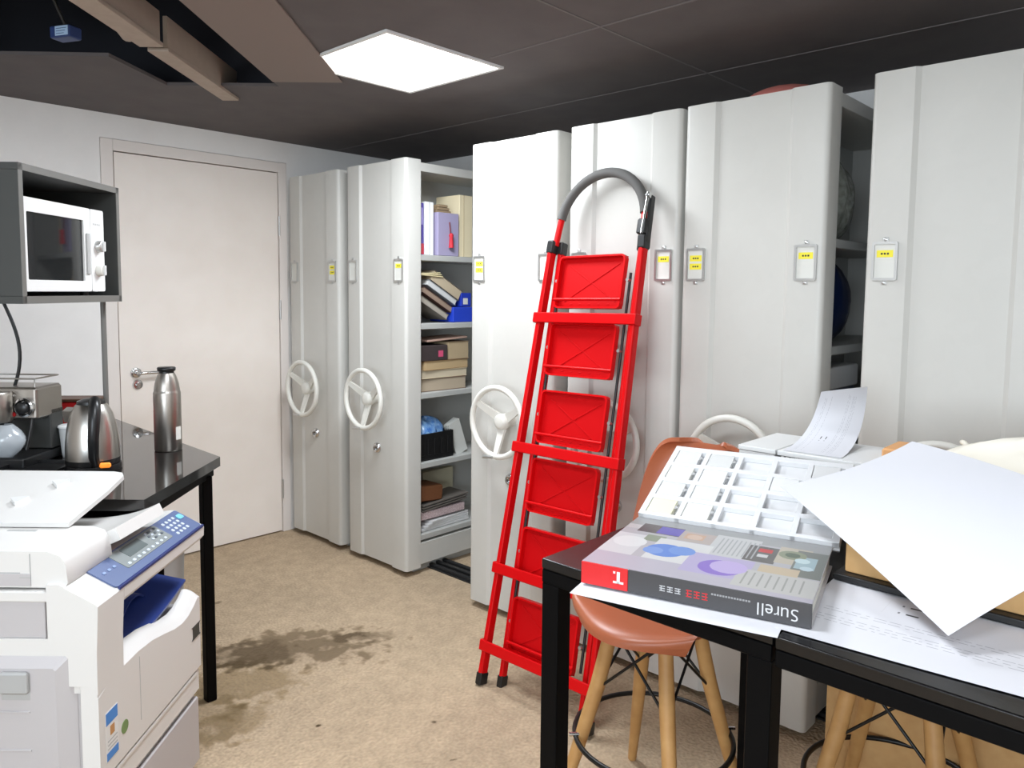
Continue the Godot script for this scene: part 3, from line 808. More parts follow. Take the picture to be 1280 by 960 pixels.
func build_copier() -> void:
	# local: x = towards the front of the machine (u), z = towards the viewer (-w)
	var t := thing("office_copier", "white office copier with blue control panel and blue output tray", "copier", lp(-1.26, 0, 2.04), -YAW)
	var st := mb()
	for x in [-0.24, 0.2]:
		for z in [-0.24, 0.24]: tube(st, [Vector3(x, 0, z), Vector3(x, 0.03, z)], 0.025, 12)
	part("castor", st, M.black_plastic, t)
	st = mb(); bb(st, Vector3(-0.29, 0.03, -0.29), Vector3(0.262, 0.268, 0.29), 0.008)
	var b := part("stand", st, M.copier, t)
	st = mb(); bb(st, Vector3(0.262, 0.05, -0.283), Vector3(0.276, 0.262, 0.283), 0.006); part("lower_drawer", st, M.copier_shade_grey, b)
	# main body with a dark core showing in the seams
	st = mb(); bb(st, Vector3(-0.27, 0.26, -0.28), Vector3(0.24, 0.56, 0.28), 0.0); bb(st, Vector3(-0.27, 0.55, -0.28), Vector3(0.0, 0.8, 0.28), 0.0)
	part("core", st, M.copier_shade_grey, t)
	st = mb(); bb(st, Vector3(0.225, 0.275, -0.293), Vector3(0.276, 0.352, 0.293), 0.008); part("paper_drawer", st, M.copier, t)
	st = mb(); bb(st, Vector3(0.2, 0.334, -0.27), Vector3(0.279, 0.349, 0.27), 0.004); part("drawer_grip", st, M.copier, t)
	# front cover: wavy top edge (z, y)
	var wave := [[0.295, 0.569], [0.255, 0.582], [0.19, 0.59], [0.10, 0.592], [0.02, 0.585], [-0.06, 0.568], [-0.12, 0.553], [-0.17, 0.548], [-0.21, 0.552], [-0.25, 0.566], [-0.28, 0.582], [-0.295, 0.578]]
	var poly := [Vector2(0.295, 0.356), Vector2(-0.295, 0.356)]
	for i in range(wave.size() - 1, -1, -1): poly.append(Vector2(wave[i][0], wave[i][1]))
	st = mb()
	prism(st, poly, 0.03, Transform3D(Basis(Vector3(0, 0, 1), Vector3(0, 1, 0), Vector3(1, 0, 0)), Vector3(0.25, 0, 0)), 0.9)
	var fc := part("front_cover", st, M.copier, t)
	# lip rolling inwards above the cover
	st = mb()
	var lip := func(s: float, q: float) -> Vector3:
		var k := s * (wave.size() - 1); var i: int = min(int(k), wave.size() - 2); var f := k - i
		var z: float = lerpf(wave[i][0], wave[i + 1][0], f); var y: float = lerpf(wave[i][1], wave[i + 1][1], f)
		return Vector3(0.28 - 0.045 * q, y + 0.03 * sin(q * PI / 2), z * (1.0 - 0.04 * q))
	shell(st, lip, 44, 5, 0.006)
	part("cover_lip", st, M.copier, fc)
	st = mb(); bb(st, Vector3(0.28, 0.40, 0.092), Vector3(0.2806, 0.575, 0.094), 0.0); part("cover_seam", st, M.latch, fc)
	st = mb(); prism(st, rrect(-0.24, 0.462, -0.285, 0.502, 0.01, 3), 0.003, Transform3D(Basis(Vector3(0, 0, 1), Vector3(0, 1, 0), Vector3(1, 0, 0)), Vector3(0.279, 0, 0))); part("maker_plate", st, M.charcoal, fc)
	# stickers on the cover
	st = mb(); bb(st, Vector3(0.28, 0.39, 0.21), Vector3(0.2807, 0.515, 0.268), 0.0); var sk := part("energy_sticker", st, M.white, fc)
	st = mb(); bb(st, Vector3(0.2807, 0.482, 0.212), Vector3(0.2811, 0.513, 0.266), 0.0); part("blue_band", st, M.sticker_blue, sk)
	st = mb(); bb(st, Vector3(0.2807, 0.392, 0.212), Vector3(0.2811, 0.412, 0.266), 0.0); part("blue_foot", st, M.sticker_blue, sk)
	st = mb(); bb(st, Vector3(0.2807, 0.45, 0.228), Vector3(0.2811, 0.474, 0.248), 0.0); part("amber_bar", st, mat(rgb(190, 140, 90), 0.6), sk)
	for k in 3:
		st = mb(); bb(st, Vector3(0.2807, 0.418 + 0.01 * k, 0.216), Vector3(0.2811, 0.421 + 0.01 * k, 0.26), 0.0); part("print_line", st, M.latch, sk)
	st = mb(); lathe(st, [Vector2(0.017, 0), Vector2(0.017, 0.001), Vector2(0, 0.001)], 20, Transform3D(Basis(Vector3(0, 1, 0), Vector3(1, 0, 0), Vector3(0, 0, 1)), Vector3(0.28, 0.432, 0.178))); part("green_seal", st, M.sticker_green, fc)
	# side: pillar beside the output bay and near flank
	st = mb()
	prism(st, [Vector2(0.012, 0.60), Vector2(0.25, 0.60), Vector2(0.28, 0.58), Vector2(0.281, 0.68), Vector2(0.286, 0.768), Vector2(0.287, 0.796), Vector2(0.283, 0.801), Vector2(0.196, 0.848), Vector2(0.166, 0.848), Vector2(0.166, 0.716), Vector2(0.012, 0.716)], 0.122, Transform3D(Basis(), Vector3(0, 0, 0.174)), 0.9)
	part("pillar", st, M.copier, t)
	st = mb(); bb(st, Vector3(0.2, 0.58, 0.2), Vector3(0.276, 0.60, 0.29), 0.0); part("pillar_foot", st, M.copier, t)
	st = mb(); bb(st, Vector3(-0.29, 0.715, 0.27), Vector3(0.16, 0.818, 0.292), 0.004); part("flank_cover", st, M.copier_shade_grey, t)
	st = mb(); bb(st, Vector3(0.236, 0.36, 0.262), Vector3(0.2795, 0.602, 0.2955), 0.003); part("corner_trim", st, M.copier, t)
	st = mb(); bb(st, Vector3(-0.29, 0.275, 0.26), Vector3(0.234, 0.71, 0.285), 0.004); part("side_frame", st, M.copier_shade_grey, t)
	# side door with a sloped border and a grey latch
	st = mb()
	var d0 := rrect(-0.29, 0.28, 0.226, 0.69, 0.006, 1); var d1 := rrect(-0.28, 0.29, 0.19, 0.652, 0.006, 1)
	for i in d0.size():
		var j := (i + 1) % d0.size()
		var a := Vector3(d0[i].x, d0[i].y, 0.286); var bq := Vector3(d0[j].x, d0[j].y, 0.286)
		var c := Vector3(d1[j].x, d1[j].y, 0.312); var d := Vector3(d1[i].x, d1[i].y, 0.312)
		var n := (bq - a).cross(d - a).normalized()
		if n.z < 0: n = -n
		quad(st, a, bq, c, d, n)
	prism(st, d1, 0.03, Transform3D(Basis(), Vector3(0, 0, 0.282)))
	var sd := part("side_door", st, M.copier_shade_grey, t)  # same white plastic, coloured darker as the shaded side
	st = mb(); bb(st, Vector3(0.058, 0.572, 0.305), Vector3(0.132, 0.644, 0.3135), 0.004); var lt := part("latch_recess", st, M.latch, sd)
	st = mb(); bb(st, Vector3(0.06, 0.592, 0.31), Vector3(0.13, 0.646, 0.324), 0.006); part("latch_lever", st, M.latch, lt)
	for y in [0.545, 0.45, 0.40]:
		st = mb(); bb(st, Vector3(-0.28, y - 0.003, 0.311), Vector3(0.128, y + 0.003, 0.3145), 0.0015); part("rib", st, M.copier_shade_grey, sd)
	# output bay: blue tray and stop
	st = mb()
	var tray := func(s: float, q: float) -> Vector3:
		return Vector3(0.24 - 0.26 * s, 0.605 - 0.028 * sin(PI * q) + 0.05 * s + 0.025 * q, 0.172 - 0.46 * q)
	shell(st, tray, 8, 14, 0.008)
	var ot := part("output_tray", st, M.blue, t, "blue output tray")
	st = mb()
	var stop := func(s: float, q: float) -> Vector3:
		var a := PI * s
		return Vector3(0.165 - 0.14 * q + 0.0 * a, 0.60 + 0.085 * sin(a) * (0.6 + 0.4 * q), -0.02 - 0.2 * s)
	shell(st, stop, 14, 4, 0.006)
	part("tray_bump", st, M.blue, ot)
	# scanner deck and wedge that carries the control panel
	st = mb(); bb(st, Vector3(-0.29, 0.805, -0.295), Vector3(0.17, 0.832, 0.295), 0.004); part("scanner_deck", st, M.copier, t)
	st = mb()
	prism(st, [Vector2(0.162, 0.772), Vector2(0.272, 0.752), Vector2(0.286, 0.768), Vector2(0.287, 0.796), Vector2(0.283, 0.801), Vector2(0.196, 0.848), Vector2(0.162, 0.845)], 0.497, Transform3D(Basis(), Vector3(0, 0, -0.325)), 0.9)
	var cp := part("panel_body", st, M.copier, t)
	var sl := Vector3(0.087, -0.047, 0).normalized()      # down the slope
	var nn := Vector3(0.047, 0.087, 0).normalized()
	var PT := Transform3D(Basis(Vector3(0, 0, -1), -sl, nn), Vector3(0.2395, 0.8252, 0.20))   # x along the panel, y up the slope
	st = mb(); prism(st, rrect(0.0, -0.047, 0.515, 0.047, 0.008, 3), 0.004, PT); var cpl := part("control_panel", st, M.panel_blue, cp, "blue sloping control panel")
	st = mb(); prism(st, rrect(0.10, -0.024, 0.36, 0.042, 0.004, 2), 0.0015, PT * Transform3D(Basis(), Vector3(0, 0, 0.004))); var sc := part("key_field", st, M.screen, cpl)
	st = mb(); prism(st, rrect(0.15, 0.0, 0.25, 0.036, 0.002, 1), 0.001, PT * Transform3D(Basis(), Vector3(0, 0, 0.0055))); part("display", st, mat(rgb(104, 112, 112), 0.15), sc)
	for i in 9:
		st = mb(); prism(st, rrect(0.115 + 0.026 * i, -0.018, 0.127 + 0.026 * i, -0.01, 0.002, 1), 0.002, PT * Transform3D(Basis(), Vector3(0, 0, 0.0055))); part("button", st, M.button, sc)
	for i in 4:
		for j in 3:
			st = mb(); prism(st, rrect(0.285 + 0.018 * i, 0.002 + 0.013 * j, 0.295 + 0.018 * i, 0.009 + 0.013 * j, 0.002, 1), 0.002, PT * Transform3D(Basis(), Vector3(0, 0, 0.0055))); part("button", st, mat(rgb(80, 88, 96), 0.4) if (i + j) % 2 else M.button, sc)
	for i in 4:
		for j in 4:
			st = mb(); prism(st, rrect(0.385 + 0.022 * i, -0.03 + 0.017 * j, 0.397 + 0.022 * i, -0.02 + 0.017 * j, 0.003, 2), 0.002, PT * Transform3D(Basis(), Vector3(0, 0, 0.004))); part("key", st, M.button, cpl)
	st = mb(); prism(st, rrect(0.475, 0.008, 0.503, 0.028, 0.005, 2), 0.003, PT * Transform3D(Basis(), Vector3(0, 0, 0.004))); part("start_key", st, M.cyan, cpl)
	for i in 3:
		st = mb(); prism(st, rrect(0.02 + 0.024 * i, 0.0, 0.032 + 0.024 * i, 0.008, 0.002, 1), 0.002, PT * Transform3D(Basis(), Vector3(0, 0, 0.004))); part("key", st, mat(rgb(130, 150, 190), 0.4), cpl)
	st = mb(); bb(st, Vector3(0.281, 0.7965, -0.32), Vector3(0.289, 0.806, 0.195), 0.002); part("panel_edge", st, mat(rgb(40, 52, 110), 0.4), cp)
	# document feeder
	st = mb()
	prism(st, [Vector2(-0.33, 0.838), Vector2(0.205, 0.838), Vector2(0.212, 0.85), Vector2(0.208, 0.895), Vector2(0.195, 0.915), Vector2(0.165, 0.925), Vector2(-0.33, 0.925)], 0.20, Transform3D(Basis(), Vector3(0, 0, 0.085)), 0.6)
	var ad := part("feeder_head", st, M.copier, t)
	st = mb(); bb(st, Vector3(-0.33, 0.842, 0.2845), Vector3(0.125, 0.872, 0.288), 0.001); part("feeder_flap", st, M.copier_shade_grey, ad)
	st = mb(); bb(st, Vector3(-0.33, 0.872, 0.2835), Vector3(0.10, 0.8745, 0.2855), 0.0); bb(st, Vector3(0.10, 0.862, 0.2835), Vector3(0.125, 0.8645, 0.2885), 0.0); bb(st, Vector3(0.123, 0.842, 0.2835), Vector3(0.1255, 0.92, 0.2858), 0.0); part("feeder_seam_shade", st, M.latch, ad)  # thin raised grey strips painting the shadow in the seams
	for k in 3:
		st = mb(); bb(st, Vector3(-0.05 - 0.03 * k, 0.9245, 0.17), Vector3(-0.045 - 0.03 * k, 0.928, 0.26), 0.001); part("feeder_rib", st, M.copier_shade_grey, ad)
	st = mb(); bb(st, Vector3(-0.03, 0.924, 0.125), Vector3(0.045, 0.9262, 0.135), 0.001); part("slot", st, M.latch, ad)
	st = mb()                                              # low trough behind the head
	var tr := func(s: float, q: float) -> Vector3:
		return Vector3(lerpf(-0.33, 0.222, s), 0.872 + 0.048 * pow(abs(2.0 * s - 1.0), 3.0) - 0.004 * q, 0.085 - 0.252 * q)
	shell(st, tr, 18, 8, 0.034)
	part("platen_cover", st, M.copier, t)
	st = mb()                                              # raised input tray
	prism(st, [Vector2(-0.30, 0.09), Vector2(0.115, 0.09), Vector2(0.12, -0.10), Vector2(0.115, -0.2), Vector2(0.10, -0.222), Vector2(0.07, -0.23), Vector2(-0.27, -0.23), Vector2(-0.30, -0.21)], 0.012, Transform3D(Basis(Vector3(1, 0, 0), Vector3(0, -0.19, 0.98).normalized(), Vector3(0, 0.98, 0.19).normalized()), Vector3(0, 0.945, 0.02)), 0.85)
	var it := part("input_tray", st, M.copier, t)
	for g in [[-0.06, -0.14], [-0.11, -0.03]]:
		var G := Transform3D(Basis(Vector3(1, 0, 0), Vector3(0, -0.19, 0.98).normalized(), Vector3(0, 0.98, 0.19).normalized()), Vector3(0, 0.945, 0.02))
		st = mb(); prism(st, [Vector2(g[0], g[1]), Vector2(g[0] + 0.045, g[1] - 0.012), Vector2(g[0] + 0.03, g[1] + 0.03)], 0.012, G * Transform3D(Basis(), Vector3(0, 0, 0.012))); part("paper_guide", st, M.white, it)

func build_microwave() -> void:
	# charcoal box on posts, open towards +u
	var t := thing("microwave_shelf_box", "dark grey open box on thin posts holding the microwave", "shelf box", lp(-1.4, 0.92, 2.455), -YAW)
	var y0 := 0.58; var y1 := 0.98; var d := 0.42; var h := 0.275
	var st := mb(); bb(st, Vector3(-d, y1 - 0.02, -h), Vector3(0, y1, h), 0.001); part("top_board", st, M.charcoal, t)
	st = mb(); bb(st, Vector3(-d, y0, -h), Vector3(0, y0 + 0.022, h), 0.001); part("bottom_board", st, M.charcoal, t)
	st = mb(); bb(st, Vector3(-d, y0 + 0.022, h - 0.018), Vector3(0, y1 - 0.02, h), 0.001); part("side_board", st, M.charcoal, t)
	st = mb(); bb(st, Vector3(-d, y0 + 0.022, -h), Vector3(0, y1 - 0.02, -h + 0.018), 0.001); part("side_board", st, M.charcoal, t)
	st = mb(); bb(st, Vector3(-d, y0 + 0.022, -h + 0.018), Vector3(-d + 0.012, y1 - 0.02, h - 0.018), 0.001); part("back_board", st, M.charcoal, t)
	st = mb()
	bb(st, Vector3(0, y0, -h), Vector3(0.002, y0 + 0.022, h), 0.0); bb(st, Vector3(0, y1 - 0.02, -h), Vector3(0.002, y1, h), 0.0)
	bb(st, Vector3(0, y0, h - 0.018), Vector3(0.002, y1, h), 0.0); bb(st, Vector3(0, y0, -h), Vector3(0.002, y1, -h + 0.018), 0.0)
	part("edge_band", st, M.charcoal_edge, t, "paler grey edge band")
	for x in [-0.06, -0.4]:
		for z in [-h + 0.012, h - 0.012]:
			if z > 0 or x < -0.3: continue
			st = mb(); tube(st, [Vector3(x, 0.0, z), Vector3(x, y0, z)], 0.009, 12); part("post", st, M.charcoal_edge, t)
	# microwave oven
	var m := thing("microwave_oven", "white microwave oven with a dark window inside the grey box", "microwave", lp(-1.415, 0.92 + y0 + 0.022, 2.43), -YAW)
	st = mb(); bb(st, Vector3(-0.33, 0.012, -0.21), Vector3(-0.012, 0.287, 0.235), 0.006); part("case", st, M.white, m)
	st = mb()
	for z in [-0.18, 0.2]:
		for x in [-0.3, -0.05]: tube(st, [Vector3(x, 0, z), Vector3(x, 0.014, z)], 0.014, 10)
	part("foot", st, M.black_plastic, m)
	# door frame z 0.235 .. -0.11, control strip beyond
	st = mb()
	var DT := Transform3D(Basis(Vector3(0, 0, -1), Vector3(0, 1, 0), Vector3(1, 0, 0)), Vector3(-0.012, 0, 0))
	ring_prism(st, rrect(-0.235, 0.014, 0.125, 0.287, 0.006, 2), rrect(-0.208, 0.048, 0.087, 0.246, 0.004, 2), 0.02, DT)
	var door := part("oven_door", st, M.white, m)
	st = mb(); prism(st, rrect(-0.21, 0.046, 0.089, 0.248, 0.004, 2), 0.008, DT * Transform3D(Basis(), Vector3(0, 0, 0.006))); part("window", st, M.glass_dark, door, "dark mirror-like window")
	st = mb(); bb(st, Vector3(0.096, 0.07, 0.02), Vector3(0.114, 0.205, 0.026), 0.002, DT); part("pull_recess", st, M.latch, door)
	st = mb(); prism(st, rrect(0.128, 0.014, 0.208, 0.287, 0.006, 2), 0.02, DT); var cs := part("control_strip", st, M.white, m)
	for y in [0.165, 0.085]:
		st = mb(); lathe(st, [Vector2(0.02, 0), Vector2(0.018, 0.016), Vector2(0.016, 0.018), Vector2(0, 0.018)], 20, DT * Transform3D(Basis(Vector3.RIGHT, PI / 2), Vector3(0.168, y, 0.02))); var kn := part("dial", st, M.alu if y > 0.1 else M.card, cs)
		st = mb(); box(st, Vector3(0.168, y, 0.042), Vector3(0.006, 0.034, 0.01), 0.002, DT); part("dial_grip", st, M.white, kn)
	for k in 4:
		st = mb(); bb(st, Vector3(0.142 + 0.012 * k, 0.235, 0.02), Vector3(0.148 + 0.012 * k, 0.241, 0.0206), 0.0, DT); part("print_mark", st, M.latch, cs)
	# its black cord dropping to the coffee machine
	st = mb()
	var q := []
	for k in 13:
		var f := k / 12.0
		q.append(lp(-1.815 + 0.05 * sin(f * 2.6), 1.49 - 0.30 * f, 2.72))
	tube(st, q, 0.006, 8)
	solo("power_cord", st, M.black, "black power cord hanging below the grey microwave box", "cord")

func build_tea_things() -> void:
	var st: SurfaceTool
	# espresso machine
	var t := thing("coffee_machine", "brushed steel espresso machine with a round front dial on the side table", "coffee machine", lp(-1.79, 0.92, 2.72), -YAW)
	st = mb(); bb(st, Vector3(-0.16, 0, -0.1), Vector3(0.115, 0.04, 0.14), 0.008); part("drip_base", st, M.black_plastic, t)
	st = mb(); bb(st, Vector3(-0.16, 0.04, -0.1), Vector3(0.115, 0.19, -0.02), 0.006); part("back_column", st, M.charcoal, t)
	st = mb(); bb(st, Vector3(-0.16, 0.16, -0.1), Vector3(0.115, 0.275, 0.06), 0.01); var hd := part("head", st, M.brushed, t)
	st = mb(); lathe(st, [Vector2(0, 0.262), Vector2(0.066, 0.262), Vector2(0.07, 0.256), Vector2(0.07, 0.165), Vector2(0.068, 0.158), Vector2(0, 0.158)], 32, Transform3D(Basis(), Vector3(-0.03, 0.0, 0.09))); part("brew_group", st, M.brushed, hd)
	st = mb(); lathe(st, [Vector2(0, 0.158), Vector2(0.06, 0.158), Vector2(0.058, 0.15), Vector2(0, 0.15)], 28, Transform3D(Basis(), Vector3(-0.03, 0.0, 0.09))); part("filter_ring", st, M.black_plastic, hd)
	var FT := Transform3D(Basis(Vector3.RIGHT, PI / 2), Vector3(0.075, 0.205, 0.06))
	st = mb(); lathe(st, [Vector2(0.034, 0), Vector2(0.034, 0.012), Vector2(0.028, 0.016), Vector2(0.024, 0.012), Vector2(0.022, 0.006), Vector2(0, 0.006)], 28, FT); var dl := part("dial", st, M.chrome, hd)
	st = mb(); lathe(st, [Vector2(0.021, 0.006), Vector2(0.021, 0.02), Vector2(0.017, 0.024), Vector2(0, 0.024)], 24, FT); part("dial_knob", st, M.black_plastic, dl)
	for p in [[0.03, 0.245, "chrome"], [0.03, 0.215, "black_plastic"], [0.035, 0.18, "red_box"]]:
		st = mb(); tube(st, [Vector3(p[0], p[1], 0.058), Vector3(p[0], p[1], 0.066)], 0.008, 12); part("indicator", st, M[p[2]], hd)
	st = mb()
	tube(st, [Vector3(-0.15, 0.275, 0.05), Vector3(-0.15, 0.305, 0.05), Vector3(0.105, 0.305, 0.05), Vector3(0.105, 0.275, 0.05)], 0.003, 8)
	tube(st, [Vector3(0.105, 0.305, 0.05), Vector3(0.105, 0.305, -0.09), Vector3(-0.15, 0.305, -0.09), Vector3(-0.15, 0.305, 0.05)], 0.003, 8)
	part("cup_rail", st, M.steel, t)
	st = mb(); tube(st, [Vector3(0.09, 0.17, 0.05), Vector3(0.10, 0.13, 0.075), Vector3(0.095, 0.06, 0.095)], 0.006, 10); part("steam_wand", st, M.black_plastic, t)
	# small bagged glass jug under the group
	st = mb()
	var bag := func(s: float, q: float) -> Vector3:
		var a := TAU * s; var h := q * 0.11
		var r := 0.058 * sin(PI * clampf(0.12 + 0.76 * q, 0, 1)) + 0.002 * sin(3.0 * a + 5.0 * q)
		return Vector3(r * cos(a), h, 0.8 * r * sin(a))
	shell(st, bag, 26, 10, 0.002)
	solo("glass_jug", st, M.sheer, "round glass jug standing under the coffee machine", "jug", lp(-1.75, 0.962, 2.605), -YAW)
	st = mb(); lathe(st, [Vector2(0, 0), Vector2(0.036, 0), Vector2(0.04, 0.01), Vector2(0.04, 0.075), Vector2(0.037, 0.075), Vector2(0.036, 0.012), Vector2(0, 0.012)], 24)
	solo("glass_tumbler", st, M.glass, "small clear tumbler beside the coffee machine", "glass", lp(-1.82, 0.92, 2.50), -YAW)
	# black tray
	t = thing("serving_tray", "black plastic tray lying between kettle and coffee machine", "tray", lp(-1.63, 0.92, 2.56), -YAW)
	st = mb(); bb(st, Vector3(-0.1, 0, -0.1), Vector3(0.1, 0.006, 0.1), 0.002); part("tray_floor", st, M.black_plastic, t)
	st = mb(); ring_prism(st, rrect(-0.105, -0.105, 0.105, 0.105, 0.02), rrect(-0.098, -0.098, 0.098, 0.098, 0.015), 0.018, Transform3D(Basis(Vector3(1, 0, 0), Vector3(0, 0, 1), Vector3(0, 1, 0)), Vector3.ZERO)); part("tray_rim", st, M.black_plastic, t)
	# kettle
	t = thing("electric_kettle", "steel electric kettle with black handle and amber switch light", "kettle", lp(-1.455, 0.92, 2.612), -YAW)
	st = mb(); lathe(st, [Vector2(0, 0), Vector2(0.088, 0), Vector2(0.09, 0.006), Vector2(0.088, 0.02), Vector2(0, 0.022)], 32); part("power_base", st, M.black_plastic, t)
	st = mb(); lathe(st, [Vector2(0, 0.022), Vector2(0.085, 0.022), Vector2(0.086, 0.04), Vector2(0, 0.04)], 32); part("bottom_band", st, M.black_plastic, t)
	st = mb(); lathe(st, [Vector2(0.085, 0.04), Vector2(0.085, 0.06), Vector2(0.083, 0.1), Vector2(0.077, 0.15), Vector2(0.066, 0.195), Vector2(0.052, 0.222), Vector2(0.046, 0.228)], 36); var kb := part("body", st, M.steel, t)
	st = mb(); lathe(st, [Vector2(0.046, 0.228), Vector2(0.044, 0.238), Vector2(0.025, 0.246), Vector2(0, 0.248)], 28); part("lid", st, M.black_plastic, t)
	st = mb()
	tube(st, [Vector3(0.02, 0.238, 0.03), Vector3(0.045, 0.246, 0.06), Vector3(0.06, 0.225, 0.088), Vector3(0.064, 0.18, 0.102), Vector3(0.06, 0.12, 0.103), Vector3(0.052, 0.06, 0.09), Vector3(0.05, 0.03, 0.075)], [0.014, 0.018, 0.019, 0.018, 0.017, 0.016, 0.014], 14)
	part("handle", st, M.black_plastic, t)
	st = mb(); prism(st, [Vector2(-0.02, 0), Vector2(0.02, 0), Vector2(0.03, 0.04), Vector2(0, 0.05), Vector2(-0.03, 0.04)], 0.03, Transform3D(Basis(Vector3(0, 0, 1), Vector3(0, 1, 0), Vector3(-1, 0, 0)), Vector3(-0.055, 0.165, 0))); part("spout", st, M.steel, kb)
	var amb := mat(rgb(240, 150, 60), 0.4); amb.emission_enabled = true; amb.emission = rgb(255, 140, 40); amb.emission_energy_multiplier = 0.6
	st = mb(); box(st, Vector3(0.05, 0.028, 0.092), Vector3(0.036, 0.018, 0.012), 0.005, Transform3D(Basis(Vector3.UP, 0.35), Vector3.ZERO)); part("switch", st, amb, t, "glowing amber switch")
	# red package, white cup behind
	t = thing("red_package", "red cardboard package with a gold seal behind the kettle", "package", lp(-1.80, 0.92, 3.02), -YAW + 0.1)
	st = mb(); bb(st, Vector3(-0.06, 0, -0.05), Vector3(0.12, 0.178, 0.05), 0.004); part("carton_body", st, M.red_box, t)
	st = mb(); bb(st, Vector3(-0.025, 0.068, 0.05), Vector3(0.02, 0.118, 0.0515), 0.001); part("seal_label", st, mat(rgb(214, 170, 110), 0.5), t)
	st = mb(); lathe(st, [Vector2(0.013, 0), Vector2(0.013, 0.001), Vector2(0, 0.001)], 16, Transform3D(Basis(Vector3.RIGHT, PI / 2), Vector3(-0.002, 0.095, 0.0515))); part("seal_dot", st, M.ink, t)
	st = mb(); bb(st, Vector3(-0.058, 0.178, -0.05), Vector3(0.16, 0.19, 0.06), 0.003)
	solo("wooden_board", st, mat(rgb(90, 62, 46), 0.5), "thin brown wooden board lying on the red package", "board", lp(-1.80, 0.92, 3.02), -YAW + 0.1)
	t = thing("paper_cup", "white cup standing between red package and kettle", "cup", lp(-1.635, 0.92, 2.80), -YAW)
	st = mb(); lathe(st, [Vector2(0, 0), Vector2(0.032, 0), Vector2(0.034, 0.004), Vector2(0.043, 0.11), Vector2(0.045, 0.113), Vector2(0.041, 0.112), Vector2(0.031, 0.006), Vector2(0, 0.006)], 24); part("cup_body", st, M.white, t)
	st = mb(); lathe(st, [Vector2(0.0, 0.121), Vector2(0.038, 0.121), Vector2(0.046, 0.118), Vector2(0.047, 0.112), Vector2(0.045, 0.111)], 24); part("rim_lid", st, M.white, t)
	# steel flask
	t = thing("vacuum_flask", "brushed steel vacuum flask with black stopper on the side table", "flask", lp(-1.337, 0.92, 2.93), -YAW)
	st = mb(); lathe(st, [Vector2(0, 0), Vector2(0.047, 0), Vector2(0.05, 0.004), Vector2(0.05, 0.225), Vector2(0.0485, 0.23), Vector2(0.047, 0.234), Vector2(0.0465, 0.24), Vector2(0.043, 0.262), Vector2(0.036, 0.288), Vector2(0.029, 0.302)], 36); part("flask_body", st, M.brushed, t)
	st = mb(); lathe(st, [Vector2(0.027, 0.302), Vector2(0.027, 0.308), Vector2(0.033, 0.312), Vector2(0.034, 0.322), Vector2(0.031, 0.325), Vector2(0, 0.325)], 28); part("stopper", st, M.black_plastic, t)
	st = mb()
	var lab := func(s: float, q: float) -> Vector3:
		var a := lerpf(0.55, 0.0, s)
		return Vector3(0.0504 * cos(a), 0.045 + 0.05 * q, 0.0504 * sin(a))
	shell(st, lab, 6, 1, 0.0004); part("label", st, M.card, t)
	# grey bin with black bag under the table
	t = thing("storage_bin", "grey plastic bin under the black side table behind the copier", "bin", lp(-1.37, 0, 2.62), -YAW)
	st = mb(); prism(st, [Vector2(-0.14, 0), Vector2(0.14, 0), Vector2(0.165, 0.6), Vector2(-0.165, 0.6)], 0.26, Transform3D(Basis(), Vector3(0, 0, -0.13))); part("bin_body", st, M.latch, t)
	st = mb(); bb(st, Vector3(-0.175, 0.59, -0.145), Vector3(0.175, 0.615, 0.145), 0.008); part("bin_rim", st, M.latch, t)
	st = mb()
	var bl := func(s: float, q: float) -> Vector3:
		var a := TAU * s; var r := 0.15 * sqrt(sin(PI * clampf(0.5 + 0.5 * q, 0, 1))) + 0.012 * sin(4.0 * a + 6.0 * q)
		return Vector3(r * cos(a) * 1.1, 0.615 + 0.10 * q + 0.01 * sin(3.0 * a), 0.8 * r * sin(a))
	shell(st, bl, 26, 8, 0.003)
	solo("rubbish_bag", st, mat(rgb(22, 22, 24), 0.3), "crumpled black bag bulging from the grey bin", "bag", lp(-1.37, 0, 2.62), -YAW)

# ---------------------------------------------------------------- right: bar tables, stools and what lies on them
const TOP := 1.0
func build_bar_tables() -> void:
	for k in 2:
		var z0: float = [-1.003, -0.498][k]; var z1: float = [-0.504, 0.95][k]
		var x0: float = [1.168, 1.160][k]; var x1: float = [2.0, 2.12][k]
		var t := thing("bar_table", ["small square black bar table under the grey and red sample box", "long black bar table under the cardboard box and printed sheet"][k], "table", Vector3(x0, 0, z0))
		var L := z1 - z0; var D := x1 - x0
		var st := mb(); bb(st, Vector3(0, TOP - 0.022, 0), Vector3(D, TOP, L), 0.003); part("table_top", st, M.table_black, t)
		st = mb()
		bb(st, Vector3(0.0005, TOP - 0.052, 0.0005), Vector3(0.036, TOP - 0.022, L - 0.002), 0.003)
		bb(st, Vector3(D - 0.036, TOP - 0.052, 0.002), Vector3(D - 0.002, TOP - 0.022, L - 0.002), 0.003)
		bb(st, Vector3(0.036, TOP - 0.052, 0.002), Vector3(D - 0.036, TOP - 0.022, 0.036), 0.003)
		bb(st, Vector3(0.036, TOP - 0.052, L - 0.036), Vector3(D - 0.036, TOP - 0.022, L - 0.002), 0.003)
		part("frame", st, M.leg_black, t)
		for z in [0.023, L - 0.023] if k == 0 else [0.42, L - 0.05]:
			for x in [0.023, D - 0.023]:
				if k == 0 and x > 0.1:
					if z > 0.1: continue                        # the far end is bolted to the long table
					z = 0.088
				st = mb(); bb(st, Vector3(x - 0.022, 0, z - 0.022), Vector3(x + 0.022, TOP - 0.05, z + 0.022), 0.003); part("leg", st, M.leg_black, t)

